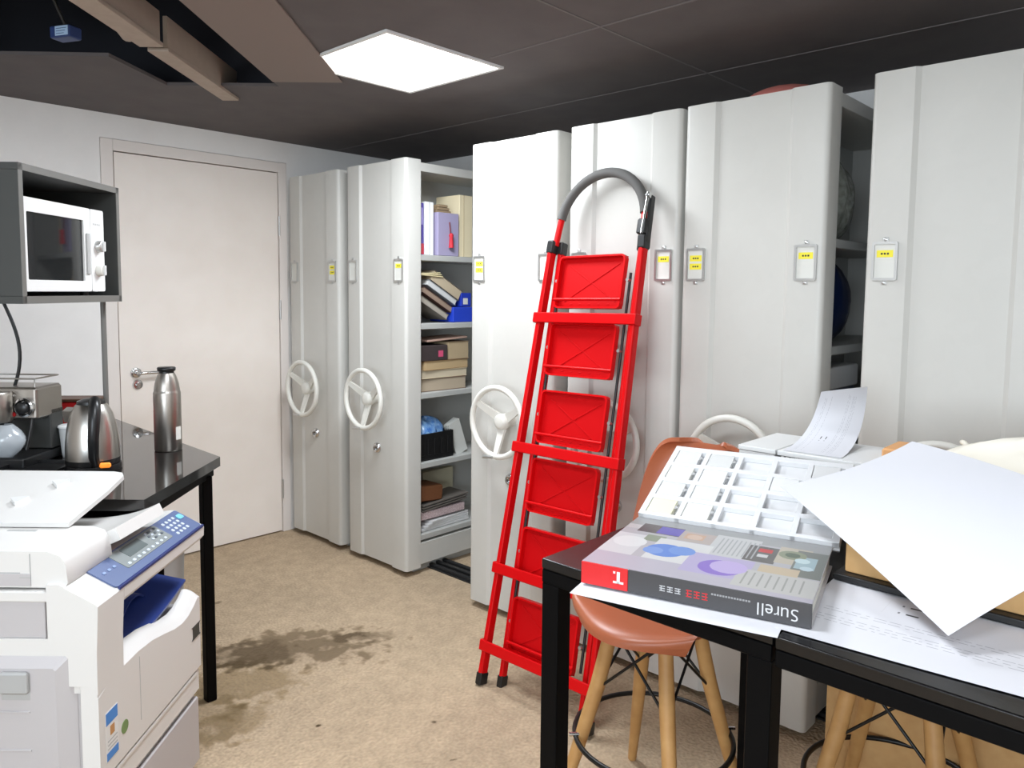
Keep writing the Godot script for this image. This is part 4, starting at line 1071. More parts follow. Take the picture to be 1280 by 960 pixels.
func stool(at: Vector3, label: String, turn := 0.0) -> void:
	var t := thing("bar_stool", label, "stool", at, turn, "brown shell bar stools")
	var prof := [[-0.235, 0.615, 0.175], [-0.225, 0.638, 0.19], [-0.185, 0.651, 0.203], [-0.1, 0.648, 0.215], [0.0, 0.643, 0.222], [0.1, 0.648, 0.225], [0.165, 0.672, 0.222], [0.205, 0.73, 0.216], [0.23, 0.82, 0.208], [0.25, 0.91, 0.198], [0.268, 1.0, 0.178], [0.279, 1.055, 0.15], [0.284, 1.078, 0.115], [0.286, 1.083, 0.08]]
	var st := mb()
	var f := func(s: float, q: float) -> Vector3:
		var k := s * (prof.size() - 1); var i: int = min(int(k), prof.size() - 2); var a := k - i
		var p0: Array = prof[max(i - 1, 0)]; var p1: Array = prof[i]; var p2: Array = prof[i + 1]; var p3: Array = prof[min(i + 2, prof.size() - 1)]
		var r := []
		for c in 3: r.append(0.5 * (2.0 * p1[c] + (p2[c] - p0[c]) * a + (2.0 * p0[c] - 5.0 * p1[c] + 4.0 * p2[c] - p3[c]) * a * a + (3.0 * p1[c] - p0[c] - 3.0 * p2[c] + p3[c]) * a * a * a))
		var e := 2.0 * q - 1.0
		var lift := e * e * e * e
		var back := smoothstep(0.4, 0.62, s)
		return Vector3(r[0] - 0.045 * lift * back + 0.10 * e * e * (1.0 - smoothstep(0.0, 0.32, s)), r[1] + 0.035 * lift * (1.0 - back) * smoothstep(0.05, 0.3, s) - 0.012 * lift * (1.0 - smoothstep(0.05, 0.2, s)), e * r[2])
	shell(st, f, 52, 20, 0.013, -1.0)
	part("seat_shell", st, M.leather, t, "brown leather-like seat shell")
	st = mb(); bb(st, Vector3(-0.11, 0.605, -0.11), Vector3(0.11, 0.628, 0.11), 0.006); part("mount_plate", st, M.wire, t)
	for sx in [-1.0, 1.0]:
		for sz in [-1.0, 1.0]:
			st = mb()
			tube(st, [Vector3(sx * 0.205, 0.0, sz * 0.205), Vector3(sx * 0.203, 0.006, sz * 0.203), Vector3(sx * 0.16, 0.2, sz * 0.16), Vector3(sx * 0.115, 0.42, sz * 0.115), Vector3(sx * 0.085, 0.612, sz * 0.085)], [0.011, 0.014, 0.019, 0.022, 0.02], 14)
			var lg := part("leg", st, M.beech, t)
			st = mb(); tube(st, [Vector3(sx * 0.16, 0.27, sz * 0.145), Vector3(sx * 0.182, 0.27, sz * 0.167)], 0.006, 8); part("bolt", st, M.chrome, lg)
	st = mb(); torus(st, Vector3(0, 0.262, 0), 0.228, 0.0075, Basis(), 48, 10); part("foot_ring", st, M.wire, t)
	# crossed wire braces on the four sides
	for a in 4:
		var B := Basis(Vector3.UP, PI / 2 * a)
		st = mb()
		tube(st, [B * Vector3(-0.118, 0.40, 0.118), B * Vector3(0.088, 0.60, 0.095)], 0.0042, 8)
		tube(st, [B * Vector3(0.118, 0.40, 0.118), B * Vector3(-0.088, 0.60, 0.095)], 0.0042, 8)
		part("cross_brace", st, M.wire, t)

func build_stools() -> void:
	stool(Vector3(1.848, 0, -1.148), "brown shell bar stool with beech legs tucked under the small square table")
	stool(Vector3(2.085, 0, -0.553), "brown shell bar stool with beech legs in front of the cardboard carton")
	var t := thing("floor_carton", "tall cardboard carton on the carpet behind the stool legs", "carton", Vector3(2.415, 0, -0.50), 0.0)
	var st := mb(); bb(st, Vector3(-0.11, 0, -0.32), Vector3(0.11, 0.58, 0.36), 0.003); part("carton_body", st, M.carton, t)
	st = mb(); bb(st, Vector3(-0.11, 0.58, -0.32), Vector3(-0.003, 0.584, 0.36), 0.001); part("flap", st, M.carton, t)
	st = mb(); bb(st, Vector3(0.003, 0.58, -0.32), Vector3(0.11, 0.584, 0.36), 0.001); part("flap", st, M.carton, t)

func cover_texture() -> ImageTexture:
	var im := Image.create(408, 325, false, Image.FORMAT_RGB8)
	im.fill(rgb(196, 194, 198))
	var rects := [[0, 0, 408, 60, 176, 176, 176], [0, 55, 150, 28, 210, 206, 206], [30, 40, 90, 58, 96, 88, 92], [70, 44, 50, 50, 104, 92, 190], [120, 50, 70, 66, 196, 182, 176], [130, 62, 40, 36, 214, 176, 150],
		[190, 40, 90, 130, 214, 214, 214], [262, 70, 58, 96, 104, 100, 100], [282, 84, 26, 22, 214, 40, 46], [284, 118, 20, 18, 226, 226, 226], [318, 52, 60, 100, 206, 196, 178], [352, 60, 56, 150, 128, 132, 126],
		[356, 96, 36, 70, 176, 200, 206], [0, 120, 70, 130, 226, 226, 228], [60, 110, 40, 40, 150, 160, 140], [90, 120, 110, 130, 232, 230, 230], [0, 250, 408, 75, 200, 194, 206], [170, 170, 120, 110, 196, 184, 222],
		[300, 175, 70, 60, 216, 196, 168], [270, 215, 138, 90, 208, 206, 202]]
	for r in rects: im.fill_rect(Rect2i(r[0], r[1], r[2], r[3]), rgb(r[4], r[5], r[6]))
	var blobs := [[345, 95, 26, 150, 156, 130], [345, 95, 14, 96, 112, 92], [120, 190, 38, 104, 146, 226], [150, 178, 26, 120, 160, 232], [98, 200, 20, 128, 164, 232], [236, 232, 40, 150, 120, 214], [250, 222, 34, 206, 186, 238], [150, 82, 16, 226, 196, 176], [366, 120, 14, 214, 236, 242], [378, 160, 12, 206, 226, 236], [40, 170, 34, 240, 240, 240]]
	for b in blobs:
		for y in range(max(0, b[1] - b[2]), min(325, b[1] + b[2])):
			for x in range(max(0, b[0] - b[2]), min(408, b[0] + b[2])):
				if pow(x - b[0], 2) + pow(y - b[1], 2) < b[2] * b[2]: im.set_pixel(x, y, rgb(b[3], b[4], b[5]))
	for k in 9: im.fill_rect(Rect2i(204 + 9 * k, 56, 3, 100), rgb(184, 184, 186))
	for k in 8: im.fill_rect(Rect2i(284 + 14 * k, 226, 3, 66), rgb(170, 168, 166))
	return ImageTexture.create_from_image(im)

func print_texture(seed_: int) -> ImageTexture:
	var im := Image.create(256, 256, false, Image.FORMAT_RGB8)
	im.fill(rgb(216, 216, 221))
	var r := RandomNumberGenerator.new(); r.seed = seed_
	for line in [28, 36, 60, 150, 158, 176, 184, 192]:
		var x := 20
		while x < 236:
			var w := r.randi_range(3, 12)
			im.fill_rect(Rect2i(x, line, w, 1), rgb(150, 150, 158))
			x += w + r.randi_range(2, 5)
	for p in [[84, 88], [84, 112]]:
		im.fill_rect(Rect2i(p[0], p[1], 2, 5), rgb(110, 110, 116))
		im.fill_rect(Rect2i(p[0] + 8, p[1] + 1, 12, 4), rgb(50, 50, 54))
	im.fill_rect(Rect2i(70, 80, 1, 46), rgb(210, 210, 214)); im.fill_rect(Rect2i(130, 80, 1, 46), rgb(210, 210, 214))
	return ImageTexture.create_from_image(im)

func build_table_things() -> void:
	var st: SurfaceTool
	# sheet under the sample box, hanging over the table edge
	st = mb()
	var netA := [[Vector3(1.074, 0.996, -0.852), Vector3(1.11, 0.998, -0.67), Vector3(1.152, 1.0025, -0.49)], [Vector3(1.18, 1.006, -0.875), Vector3(1.20, 1.005, -0.69), Vector3(1.24, 1.0022, -0.515)], [Vector3(1.46, 1.0015, -0.93), Vector3(1.50, 1.0015, -0.75), Vector3(1.54, 1.0015, -0.57)]]
	shell(st, func(s: float, q: float) -> Vector3: return bez(netA, s, q), 10, 10, 0.0006, -1.0)
	solo("paper_sheet", st, M.paper, "blank white sheet under the sample box overhanging the table edge", "paper")
	st = mb()
	var netB := [[Vector3(1.186, 1.0025, -0.51), Vector3(1.20, 1.0025, -0.30), Vector3(1.225, 1.0025, -0.09)], [Vector3(1.36, 1.0025, -0.515), Vector3(1.37, 1.0025, -0.31), Vector3(1.39, 1.0025, -0.10)], [Vector3(1.56, 1.0025, -0.525), Vector3(1.56, 1.0025, -0.32), Vector3(1.57, 1.0025, -0.11)]]
	shell(st, func(s: float, q: float) -> Vector3: return bez(netB, 1.0 - q, s), 10, 10, 0.0006, -1.0)
	var pm := mat(Color.WHITE, 0.75); pm.albedo_texture = print_texture(5)
	# uv runs (s, q): turn it so that lines run along the table
	solo("printed_sheet", st, pm, "white printed sheet lying on the long bar table under the big sheet", "paper")

	# sample box: closed half in front, tray half leaning open behind
	var t := thing("sample_box", "grey-covered sample box with red spine end and open white tray", "sample box", Vector3(1.322, TOP + 0.004, -0.700), -1.3126)
	var hx := 0.2038; var hz := 0.1625; var hy := 0.042
	st = mb(); bb(st, Vector3(-hx, 0, -hz), Vector3(hx, 0.003, hz), 0.001); bb(st, Vector3(-hx, hy - 0.003, -hz), Vector3(hx, hy, hz), 0.001); part("cover_boards", st, mat(rgb(196, 194, 198), 0.35), t)
	st = mb(); bb(st, Vector3(-hx + 0.004, 0.003, -hz + 0.002), Vector3(hx - 0.006, hy - 0.003, hz - 0.004), 0.0); part("inner_block", st, mat(rgb(222, 222, 214), 0.7), t, "pale inner block of the box")
	st = mb(); bb(st, Vector3(-hx + 0.092, 0, hz - 0.004), Vector3(hx, hy, hz + 0.001), 0.001); var sp := part("spine", st, mat(rgb(66, 65, 67), 0.4), t, "dark grey spine with lettering")
	st = mb(); bb(st, Vector3(-hx, 0, hz - 0.004), Vector3(-hx + 0.092, hy, hz + 0.0012), 0.001); var rs := part("red_spine_end", st, mat(rgb(206, 32, 36), 0.4), t, "red end of the spine")
	var flip := Basis(Vector3(-1, 0, 0), Vector3(0, -1, 0), Vector3(0, 0, 1))
	text("lettering", "Surell", 0.020, mat(rgb(206, 206, 208), 0.5), sp, Vector3(0.150, 0.019, hz + 0.0016), flip)
	st = mb()
	for k in 14: bb(st, Vector3(0.040 + 0.0048 * k, 0.0255, hz + 0.001), Vector3(0.0434 + 0.0048 * k, 0.0285, hz + 0.0016), 0.0)
	part("small_print", st, mat(rgb(150, 150, 152), 0.5), sp)
	# two short words too small to read: rows of fine strokes
	for wd in [[0.015, 0.013, rgb(206, 40, 46)], [-0.033, 0.010, rgb(190, 190, 192)]]:
		st = mb()
		for g in 3:
			var gx: float = wd[0] - 0.014 + 0.014 * g; var gh: float = wd[1]
			for k in 3: bb(st, Vector3(gx - 0.005, 0.020 - gh / 2 + gh * k / 2.4, hz + 0.001), Vector3(gx + 0.005, 0.0215 - gh / 2 + gh * k / 2.4, hz + 0.0016), 0.0)
			bb(st, Vector3(gx - 0.0008 + 0.002 * (g - 1), 0.020 - gh / 2, hz + 0.001), Vector3(gx + 0.0008 + 0.002 * (g - 1), 0.020 + gh / 2, hz + 0.0016), 0.0)
		part("spine_word", st, mat(wd[2], 0.5), sp)
	st = mb(); bb(st, Vector3(-hx + 0.064, 0.012, hz + 0.0012), Vector3(-hx + 0.084, 0.016, hz + 0.0018), 0.0); bb(st, Vector3(-hx + 0.071, 0.012, hz + 0.0012), Vector3(-hx + 0.077, 0.034, hz + 0.0018), 0.0); bb(st, Vector3(-hx + 0.064, 0.03, hz + 0.0012), Vector3(-hx + 0.068, 0.034, hz + 0.0018), 0.0); part("emblem", st, M.white, rs)
	st = mb()
	var n := Vector3.UP
	quad(st, Vector3(-hx + 0.001, hy + 0.0004, -hz + 0.001), Vector3(hx - 0.001, hy + 0.0004, -hz + 0.001), Vector3(hx - 0.001, hy + 0.0004, hz), Vector3(-hx + 0.001, hy + 0.0004, hz), n)
	var cm := mat(Color(0.8, 0.8, 0.8), 0.22); cm.albedo_texture = cover_texture()
	part("cover_print", st, cm, t, "printed cover with photographs and text columns")
	# open half: hinged at the far edge
	var tilt := deg_to_rad(18.5)
	var H := Transform3D(Basis(Vector3(1, 0, 0), Vector3(0, cos(tilt), sin(tilt)), Vector3(0, -sin(tilt), cos(tilt))), Vector3(0, hy - 0.012, -hz - 0.004))
	var LL := 0.315
	st = mb(); bb(st, Vector3(-hx, 0, -LL), Vector3(hx + 0.012, 0.004, 0), 0.001, H); var ld := part("tray_back", st, mat(rgb(90, 88, 88), 0.5), t)
	var tw := mat(rgb(214, 214, 215), 0.5)
	st = mb(); bb(st, Vector3(-hx, 0.004, -LL), Vector3(hx + 0.012, 0.010, 0), 0.0, H); part("tray_floor", st, tw, ld)
	var cols := 5; var rows := 4
	var cw := 0.068; var ch := 0.058; var px := 0.0805; var pz := 0.0745
	# lattice between pockets
	for i in cols + 1:
		var xa := -hx if i == 0 else -hx + 0.014 + px * i - (px - cw)
		var xb := -hx + 0.014 + px * i if i < cols else hx + 0.012
		st = mb(); bb(st, Vector3(xa, 0.010, -LL), Vector3(xb, 0.024, 0), 0.0015, H); part("lattice_bar", st, tw, ld)
	for j in rows + 1:
		var za := 0.0 if j == 0 else -0.012 - pz * j + (pz - ch)
		var zb := -0.012 - pz * j if j < rows else -LL
		st = mb(); bb(st, Vector3(-hx, 0.010, zb), Vector3(hx + 0.012, 0.0238, za), 0.0015, H); part("lattice_bar", st, tw, ld)
	for i in cols:
		for j in rows:
			var xc: float = -hx + 0.014 + px * i + cw / 2; var zc: float = -0.012 - pz * j - ch / 2
			if i < 2 or (i == 3 and j == 2) or (i == 4 and j > 1):
				var tone: Color = [rgb(218, 218, 218), rgb(210, 210, 210), rgb(216, 215, 208), rgb(206, 206, 204)][(i * 2 + j * 3) % 4] if not (i == 0 and j == 0) else rgb(220, 217, 190)
				st = mb(); bb(st, Vector3(xc - cw / 2 + 0.001, 0.010, zc - ch / 2 + 0.001), Vector3(xc + cw / 2 - 0.010, 0.0232, zc + ch / 2 - 0.001), 0.001, H); part("sample_chip", st, mat(tone, 0.35), ld)
				st = mb(); prism(st, [Vector2(xc + cw / 2 - 0.009, -zc - 0.007), Vector2(xc + cw / 2 - 0.001, -zc), Vector2(xc + cw / 2 - 0.009, -zc + 0.007)], 0.0015, H * Transform3D(Basis(Vector3(1, 0, 0), Vector3(0, 0, -1), Vector3(0, 1, 0)), Vector3(0, 0.0225, 0))); part("finger_notch", st, M.latch, ld)

	# pair of white boxes behind, with swatch cards showing their edges
	for k in 2:
		var z0: float = [-0.905, -0.80][k]; var z1: float = [-0.808, -0.585][k]
		var b := thing("swatch_box", ["narrow white box beside the swatch box, behind the sample tray", "white swatch box showing a row of dark-edged cards behind the sample tray"][k], "box", Vector3(1.84, TOP, z0))
		var L := z1 - z0
		st = mb(); bb(st, Vector3(0.012 if k == 1 else 0.0, 0, 0), Vector3(0.23, 0.145, L), 0.002); part("box_body", st, M.white, b)
		st = mb(); bb(st, Vector3(-0.002, 0.145, -0.002), Vector3(0.232, 0.158, L + 0.002), 0.002); part("lid", st, M.white, b)
		if k == 1:
			st = mb(); bb(st, Vector3(0.006, 0.1, 0.004), Vector3(0.012, 0.15, L - 0.004), 0.0); part("card_slot", st, M.charcoal, b)
			for i in 17:
				var z := 0.008 + i * (L - 0.016) / 17.0
				st = mb(); bb(st, Vector3(0.0, 0.102, z), Vector3(0.010, 0.146, z + 0.0075), 0.0005); part("swatch_card", st, [M.white, M.card, M.latch][i % 3], b)
		else:
			st = mb(); bb(st, Vector3(-0.001, 0.118, 0.055), Vector3(0.0, 0.128, 0.075), 0.0); part("box_label", st, M.latch, b)
	st = mb()
	var netC := [[Vector3(1.848, 1.1595, -0.79), Vector3(1.852, 1.1595, -0.72), Vector3(1.856, 1.1595, -0.65)], [Vector3(2.04, 1.157, -0.80), Vector3(2.05, 1.157, -0.735), Vector3(2.07, 1.158, -0.67)], [Vector3(2.03, 1.292, -0.770), Vector3(2.13, 1.296, -0.735), Vector3(2.24, 1.292, -0.722)]]
	shell(st, func(s: float, q: float) -> Vector3: return bez(netC, s, q), 16, 8, 0.0006, -1.0)
	var pm2 := mat(Color.WHITE, 0.75); pm2.albedo_texture = print_texture(9)
	solo("leaflet", st, pm2, "printed leaflet curling up from the white swatch boxes", "leaflet")
	# carton on a flat black slab, the big sheet over it
	st = mb(); bb(st, Vector3(1.465, TOP + 0.004, -0.520), Vector3(1.88, TOP + 0.018, -0.02), 0.003)
	solo("black_slab", st, M.black, "flat black slab under the cardboard box on the long table", "tray")
	t = thing("table_carton", "cardboard box on the long bar table beneath the big white sheet", "carton", Vector3(1.675, TOP + 0.018, -0.25))
	st = mb(); bb(st, Vector3(-0.19, 0, -0.255), Vector3(0.185, 0.082, 0.205), 0.003); part("carton_body", st, M.carton, t)
	st = mb(); bb(st, Vector3(-0.192, 0.082, -0.257), Vector3(0.187, 0.086, -0.002), 0.001); part("flap", st, M.carton, t)
	st = mb(); bb(st, Vector3(-0.187, 0.082, 0.002), Vector3(0.187, 0.086, 0.207), 0.001); part("flap", st, M.carton, t)
	st = mb()
	var P := Vector3(1.284, 1.03, -0.279); var Q := Vector3(1.524, 1.150, -0.655); var S := Vector3(1.852, 1.222, -0.496); var T := Vector3(1.62, 1.175, -0.06)
	var netD := [[P, (P + Q) * 0.5 + Vector3(0.0, 0.010, 0.0), Q], [(P + T) * 0.5 + Vector3(0, 0.02, 0.0), (P + Q + S + T) * 0.25 + Vector3(0, 0.03, 0), (Q + S) * 0.5 + Vector3(0.03, -0.022, 0.01)], [T, (T + S) * 0.5 + Vector3(0, 0.02, 0), S]]
	shell(st, func(s: float, q: float) -> Vector3: return bez(netD, s, q), 20, 20, 0.0007, -1.0)
	solo("large_paper_sheet", st, M.paper, "big blank white sheet draped over the cardboard box, one corner drooping", "paper")
	# cream padded bag and an orange packet behind the sheet
	t = thing("padded_bag", "crumpled cream padded bag behind the big white sheet", "bag", Vector3(1.985, TOP, -0.27))
	st = mb()
	var bagf := func(s: float, q: float) -> Vector3:
		var a := TAU * s; var e := PI * (q - 0.5)
		var r := 1.0 + 0.05 * sin(3.0 * a + 2.0) + 0.035 * sin(7.0 * a + 5.0 * q)
		var ry := 0.112 * (1.0 + 0.06 * sin(5.0 * a))
		return Vector3(0.125 * cos(e) * cos(a) * r, max(0.0, 0.113 + ry * sin(e) * r), 0.24 * cos(e) * sin(a) * r)
	shell(st, bagf, 34, 18, 0.003); part("bag_body", st, M.cream, t)
	for k in 5:
		var q := []
		st = mb()
		for i in 7: q.append(Vector3(-0.06 + 0.022 * i, 0.196 + 0.014 * sin(i * 0.5) - 0.0012 * pow(i - 3, 2) - 0.004 * k, -0.15 + 0.07 * k + 0.012 * sin(i * 1.1)))
		tube(st, q, 0.006, 8)
		part("quilt_ridge", st, M.cream, t)
	st = mb(); bb(st, Vector3(1.90, TOP, -0.575), Vector3(2.02, TOP + 0.19, -0.52), 0.006)
	solo("orange_packet", st, mat(rgb(226, 168, 112), 0.7), "small orange packet standing between swatch boxes and cream bag", "packet")

# ---------------------------------------------------------------- things on the open shelves
func book(called: String, label: String, category: String, size: Vector3, at: Vector3, b: Basis, cover: Color, pages: Color, group := "") -> Node3D:
	# spine towards +z when lying: size x = long, y = thick, z = deep
	var t := thing(called, label, category, at, 0.0, group)
	var T := Transform3D(b, Vector3.ZERO)
	var h := size * 0.5
	var st := mb()
	bb(st, Vector3(-h.x, -h.y, -h.z), Vector3(h.x, -h.y + 0.0025, h.z), 0.0008, T); bb(st, Vector3(-h.x, h.y - 0.0025, -h.z), Vector3(h.x, h.y, h.z), 0.0008, T)
	bb(st, Vector3(-h.x, -h.y + 0.0025, -h.z), Vector3(h.x, h.y - 0.0025, -h.z + 0.003), 0.0, T)
	part("cover", st, mat(cover, 0.55), t)
	st = mb(); bb(st, Vector3(-h.x + 0.004, -h.y + 0.0025, -h.z + 0.003), Vector3(h.x - 0.004, h.y - 0.0025, h.z - 0.004), 0.0, T); part("pages", st, mat(pages, 0.85), t)
	return t

func build_shelf_contents() -> void:
	var st: SurfaceTool
	var zf := -3.165            # front of the things on the open unit
	var y := 1.741
	var up := Basis(Vector3(0, 0, 1), Vector3(1, 0, 0), Vector3(0, 1, 0))
	# top shelf: upright volumes, seen on their spines
	for d in [[2.655, 0.03, 0.275, rgb(96, 84, 168), "purple upright book with red foot band on the top shelf", "purple"], [2.692, 0.062, 0.285, rgb(240, 239, 240), "thick white binder on the top shelf between purple book and lavender box", "white"], [2.945, 0.10, 0.345, rgb(228, 214, 180), "tall cream binder at the end of the top shelf", "cream"]]:
		var t := thing("upright_binder", d[4], "binder", Vector3(d[0], y, zf), 0.0, "volumes on the top shelf")
		st = mb(); bb(st, Vector3(0, 0, -0.2), Vector3(d[1], d[2], 0), 0.003); part("binder_case", st, mat(d[3], 0.5), t)
		if d[5] == "purple":
			st = mb(); bb(st, Vector3(0.001, 0.004, 0), Vector3(d[1] - 0.001, 0.06, 0.001), 0.0); part("foot_band", st, mat(rgb(206, 70, 84), 0.5), t)
			st = mb(); bb(st, Vector3(0.008, 0.16, 0), Vector3(d[1] - 0.008, 0.25, 0.001), 0.0); part("spine_title", st, mat(rgb(170, 160, 220), 0.5), t)
		elif d[5] == "cream":
			st = mb(); bb(st, Vector3(0.028, 0.0, 0), Vector3(0.034, d[2], 0.002), 0.0); part("spine_hinge", st, mat(rgb(200, 184, 150), 0.5), t)
		else:
			st = mb(); bb(st, Vector3(0.03, 0.0, 0), Vector3(0.033, d[2], 0.0015), 0.0); part("spine_groove", st, M.latch, t)
	var fb := thing("file_box", "lavender file box with a red tassel on the top shelf", "box", Vector3(2.775, y, zf + 0.012), 0.0)
	st = mb(); bb(st, Vector3(0, 0, -0.18), Vector3(0.155, 0.235, 0), 0.004); part("box_body", st, mat(rgb(164, 156, 186), 0.55), fb)
	st = mb(); tube(st, [Vector3(0.08, 0.185, 0.004), Vector3(0.082, 0.15, 0.007), Vector3(0.083, 0.11, 0.009)], 0.004, 8); part("tassel_cord", st, mat(rgb(120, 60, 70), 0.6), fb)
	st = mb(); lathe(st, [Vector2(0.004, 0.035), Vector2(0.011, 0.03), Vector2(0.013, 0.02), Vector2(0.010, 0.012), Vector2(0.012, -0.02), Vector2(0.014, -0.045), Vector2(0, -0.045)], 14, Transform3D(Basis(), Vector3(0.084, 0.09, 0.014))); part("tassel", st, mat(rgb(200, 40, 54), 0.6), fb)
	st = mb()
	for k in 3: bb(st, Vector3(-0.06 + 0.01 * k, 0.245 + 0.016 * k, -0.12), Vector3(0.05 - 0.012 * k, 0.26 + 0.016 * k, 0.0), 0.003)
	solo("paper_bundle", st, mat(rgb(150, 128, 100), 0.85), "tan paper bundle lying on the lavender file box", "papers", Vector3(2.85, y - 0.01, zf - 0.02))
	# second shelf: slumped books, blue binder
	y = 1.373
	var lean := Basis(Vector3(0, 0, 1), -0.5)
	var cols := [[rgb(120, 112, 104), rgb(168, 160, 148)], [rgb(104, 76, 66), rgb(150, 128, 112)], [rgb(150, 156, 160), rgb(206, 206, 204)], [rgb(112, 100, 88), rgb(188, 172, 146)]]
	for k in 4: book("slumped_book", ["dark book at the foot of the slumped pile", "brown book in the slumped pile beside the blue binder", "pale grey book in the middle of the slumped pile", "thick tan book on top of the slumped pile"][k], "book", Vector3(0.24, 0.032 if k < 3 else 0.06, 0.18), Vector3(2.765 + 0.032 * k, y + 0.085 + 0.04 * k, zf - 0.1), lean, cols[k][0], cols[k][1], "slumped books on the second shelf")
	st = mb()
	for k in 3: box(st, Vector3(0, 0.006 * k, 0), Vector3(0.22 - 0.02 * k, 0.005, 0.17), 0.001, Transform3D(Basis(Vector3(0, 0, 1), -0.06 + 0.05 * k), Vector3.ZERO))
	solo("loose_papers", st, mat(rgb(222, 208, 164), 0.8), "yellowed loose papers resting on the slumped books", "papers", Vector3(2.72, 1.632, zf - 0.09))
	var bbn := thing("blue_binder", "bright blue plastic binder beside the slumped books", "binder", Vector3(2.90, y, zf))
	st = mb(); bb(st, Vector3(0, 0, -0.2), Vector3(0.15, 0.085, 0.0), 0.004); part("binder_case", st, mat(rgb(36, 66, 190), 0.4), bbn)
	st = mb(); bb(st, Vector3(0.07, 0.087, -0.2), Vector3(0.15, 0.165, -0.01), 0.004); part("upper_case", st, mat(rgb(30, 56, 170), 0.4), bbn)
	st = mb(); bb(st, Vector3(0.085, 0.1, -0.01), Vector3(0.12, 0.135, -0.0085), 0.0); part("label", st, M.card, bbn)
	# third shelf: stacked old volumes
	y = 0.996
	var hh := [0.07, 0.045, 0.05]
	var cc := [[rgb(110, 84, 70), rgb(176, 160, 138)], [rgb(196, 180, 150), rgb(204, 190, 164)], [rgb(150, 120, 84), rgb(190, 164, 124)]]
	for k in 3:
		book("stacked_volume", ["thick worn volume at the bottom of the stack", "tan volume with rough page edges inside the stack", "brown edged volume under the dark box"][k], "book", Vector3(0.34, hh[k], 0.2), Vector3(2.83 + 0.012 * k, y + hh[k] / 2, zf - 0.1), Basis(Vector3.UP, 0.06 * (k - 1)), cc[k][0], cc[k][1], "stacked volumes on the third shelf")
		y += hh[k] + 0.001
	var db := thing("dark_box", "dark brown box with a pink label on the stacked volumes", "box", Vector3(2.66, y, zf))
	st = mb(); bb(st, Vector3(0, 0, -0.17), Vector3(0.2, 0.085, 0), 0.004); part("box_body", st, mat(rgb(64, 54, 54), 0.6), db)
	st = mb(); bb(st, Vector3(0.13, 0.02, 0), Vector3(0.165, 0.055, 0.001), 0.0); part("pink_label", st, mat(rgb(206, 80, 116), 0.6), db)
	book("stacked_volume", "worn tan volume beside the dark box on top of the stack", "book", Vector3(0.16, 0.10, 0.19), Vector3(2.95, y + 0.05, zf - 0.1), Basis(), rgb(130, 108, 84), rgb(176, 156, 124), "stacked volumes on the third shelf")
	st = mb(); box(st, Vector3.ZERO, Vector3(0.3, 0.012, 0.18), 0.003, Transform3D(Basis(Vector3(0, 0, 1), 0.05), Vector3.ZERO))
	solo("pink_folder", st, mat(rgb(206, 172, 156), 0.7), "pale pink folder lying on the dark box", "folder", Vector3(2.87, y + 0.116, zf - 0.1))
	# fourth shelf: black crate with blue wrapped goods
	y = 0.613
	var cr := thing("black_crate", "black plastic crate holding blue wrapped goods", "crate", Vector3(2.645, y, zf))
	st = mb(); bb(st, Vector3(0, 0, -0.19), Vector3(0.26, 0.006, 0), 0.002); part("crate_floor", st, M.black_plastic, cr)
	for q in [[0.0, -0.006, 0.26, 0.0], [0.0, -0.19, 0.26, -0.184], [0.0, -0.19, 0.006, 0.0], [0.254, -0.19, 0.26, 0.0]]:
		st = mb(); bb(st, Vector3(q[0], 0.006, q[1]), Vector3(q[2], 0.15, q[3]), 0.002); part("crate_side", st, M.black_plastic, cr)
	for k in 5:
		st = mb(); bb(st, Vector3(0.02 + 0.048 * k, 0.03, 0), Vector3(0.045 + 0.048 * k, 0.12, 0.004), 0.002); part("crate_rib", st, M.black, cr)
	st = mb()
	var wr := func(s: float, q: float) -> Vector3:
		var a := TAU * s; var e := PI * 0.5 * q
		var r := 1.0 + 0.12 * sin(4.0 * a) + 0.06 * sin(9.0 * a + 7.0 * q)
		return Vector3(0.115 * cos(e) * cos(a) * r, 0.09 * sin(e) * (1.0 + 0.15 * sin(3.0 * a)), 0.085 * cos(e) * sin(a) * r)
	shell(st, wr, 30, 10, 0.002)
	solo("blue_plastic_bag", st, tri_mat(rgb(40, 90, 176), rgb(170, 206, 226), 0.02, 6.0, 0.25, 31), "pale and bright blue plastic bag piled in the black crate", "bag", Vector3(2.765, y + 0.13, zf - 0.095))
	st = mb()
	for k in 4: box(st, Vector3(0.006 * k, 0.1, -0.012 * k), Vector3(0.09, 0.2, 0.006), 0.001, Transform3D(Basis(Vector3(0, 0, 1), 0.35 + 0.04 * k), Vector3.ZERO))
	solo("leaning_papers", st, mat(rgb(206, 206, 200), 0.8), "white papers leaning beside the black crate", "papers", Vector3(3.0, y, zf - 0.03))
	# bottom shelf: papers, patterned parcel, brown mat
	y = 0.216
	st = mb()
	for k in 4: box(st, Vector3(0.01 * k, 0.008 + 0.012 * k, 0), Vector3(0.36 - 0.02 * k, 0.011, 0.2), 0.001, Transform3D(Basis(Vector3.UP, 0.03 * k), Vector3.ZERO))
	solo("white_paper_stack", st, mat(rgb(206, 205, 204), 0.8), "stack of white papers on the bottom shelf", "papers", Vector3(2.85, y, zf - 0.1))
	st = mb(); bb(st, Vector3(-0.17, 0, -0.09), Vector3(0.17, 0.05, 0.09), 0.008)
	solo("patterned_parcel", st, tri_mat(rgb(166, 142, 142), rgb(228, 212, 214), 0.05, 7.0, 0.5, 33), "pink and white patterned parcel on the bottom shelf papers", "parcel", Vector3(2.84, y + 0.058, zf - 0.1))
	st = mb()
	for k in 3: box(st, Vector3(0.005 * k, 0.006 + 0.014 * k, 0.0), Vector3(0.34, 0.008, 0.19), 0.001, Transform3D(Basis(Vector3(0, 0, 1), 0.05), Vector3.ZERO))
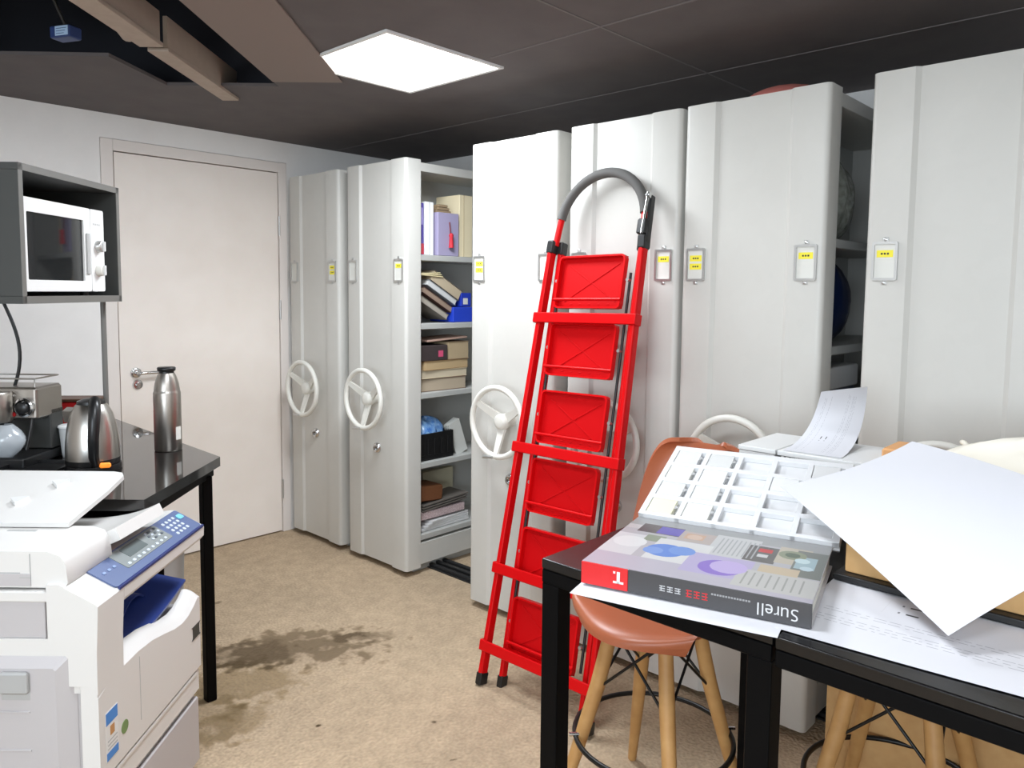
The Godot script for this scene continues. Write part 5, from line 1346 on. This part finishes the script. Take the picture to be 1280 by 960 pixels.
	solo("dark_folders", st, mat(rgb(104, 98, 92), 0.6), "dark grey folders above the patterned parcel", "folders", Vector3(2.85, y + 0.116, zf - 0.1))
	st = mb(); box(st, Vector3(0, 0.05, 0), Vector3(0.19, 0.09, 0.16), 0.012, Transform3D(Basis(Vector3(0, 0, 1), -0.1), Vector3.ZERO))
	solo("woven_basket_mat", st, tri_mat(rgb(86, 48, 26), rgb(150, 96, 56), 0.12, 8.0, 0.7, 35, 0.8), "folded brown woven mat on the dark folders", "mat", Vector3(2.745, y + 0.152, zf - 0.095))
	st = mb(); bb(st, Vector3(-0.1, 0, -0.04), Vector3(0.14, 0.13, 0.0), 0.004)
	solo("cream_envelope", st, mat(rgb(196, 190, 164), 0.8), "cream envelope standing behind the brown mat", "envelope", Vector3(2.92, y + 0.152, zf - 0.17))
	# things in the narrow gap of the unit behind the stool
	var zg := -0.985
	st = mb()
	var pb := func(s: float, q: float) -> Vector3:
		var a := TAU * s; var e := PI * (q - 0.5)
		var r := 1.0 + 0.07 * sin(3.0 * a + 1.0) + 0.05 * sin(8.0 * a + 6.0 * q)
		return Vector3(0.14 * cos(e) * cos(a) * r, 0.15 + 0.15 * sin(e) * r, 0.1 * cos(e) * sin(a) * r)
	shell(st, pb, 30, 16, 0.002)
	solo("clear_bag", st, tri_mat(rgb(120, 122, 112), rgb(196, 198, 188), 0.02, 5.0, 0.2, 37), "crumpled grey plastic bag high in the gap beside the stool's unit", "bag", Vector3(2.87, 1.742, zg - 0.12))
	st = mb()
	shell(st, pb, 24, 12, 0.002)
	solo("dark_blue_bag", st, mat(rgb(20, 34, 70), 0.35), "dark blue plastic bag on the middle shelf of the narrow gap", "bag", Vector3(2.87, 1.374, zg - 0.12))
	var wb := thing("white_storage_box", "white lidded box in the narrow shelving gap", "box", Vector3(2.66, 0.996 + 0.20, zg), 0.0)
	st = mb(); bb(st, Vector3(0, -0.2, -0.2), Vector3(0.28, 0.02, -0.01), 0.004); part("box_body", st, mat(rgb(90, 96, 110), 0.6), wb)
	st = mb(); bb(st, Vector3(-0.005, 0.02, -0.205), Vector3(0.285, 0.1, 0.0), 0.006); part("box_lid", st, M.white, wb)
	st = mb(); bb(st, Vector3(0.005, -0.17, -0.01), Vector3(0.05, -0.06, -0.008), 0.0); part("blue_label", st, mat(rgb(150, 176, 206), 0.6), wb)
	st = mb(); bb(st, Vector3(2.65, 0.613, zg - 0.2), Vector3(2.9, 0.80, zg - 0.01), 0.006)
	solo("black_case", st, M.black, "black case on a lower shelf of the narrow gap", "case")
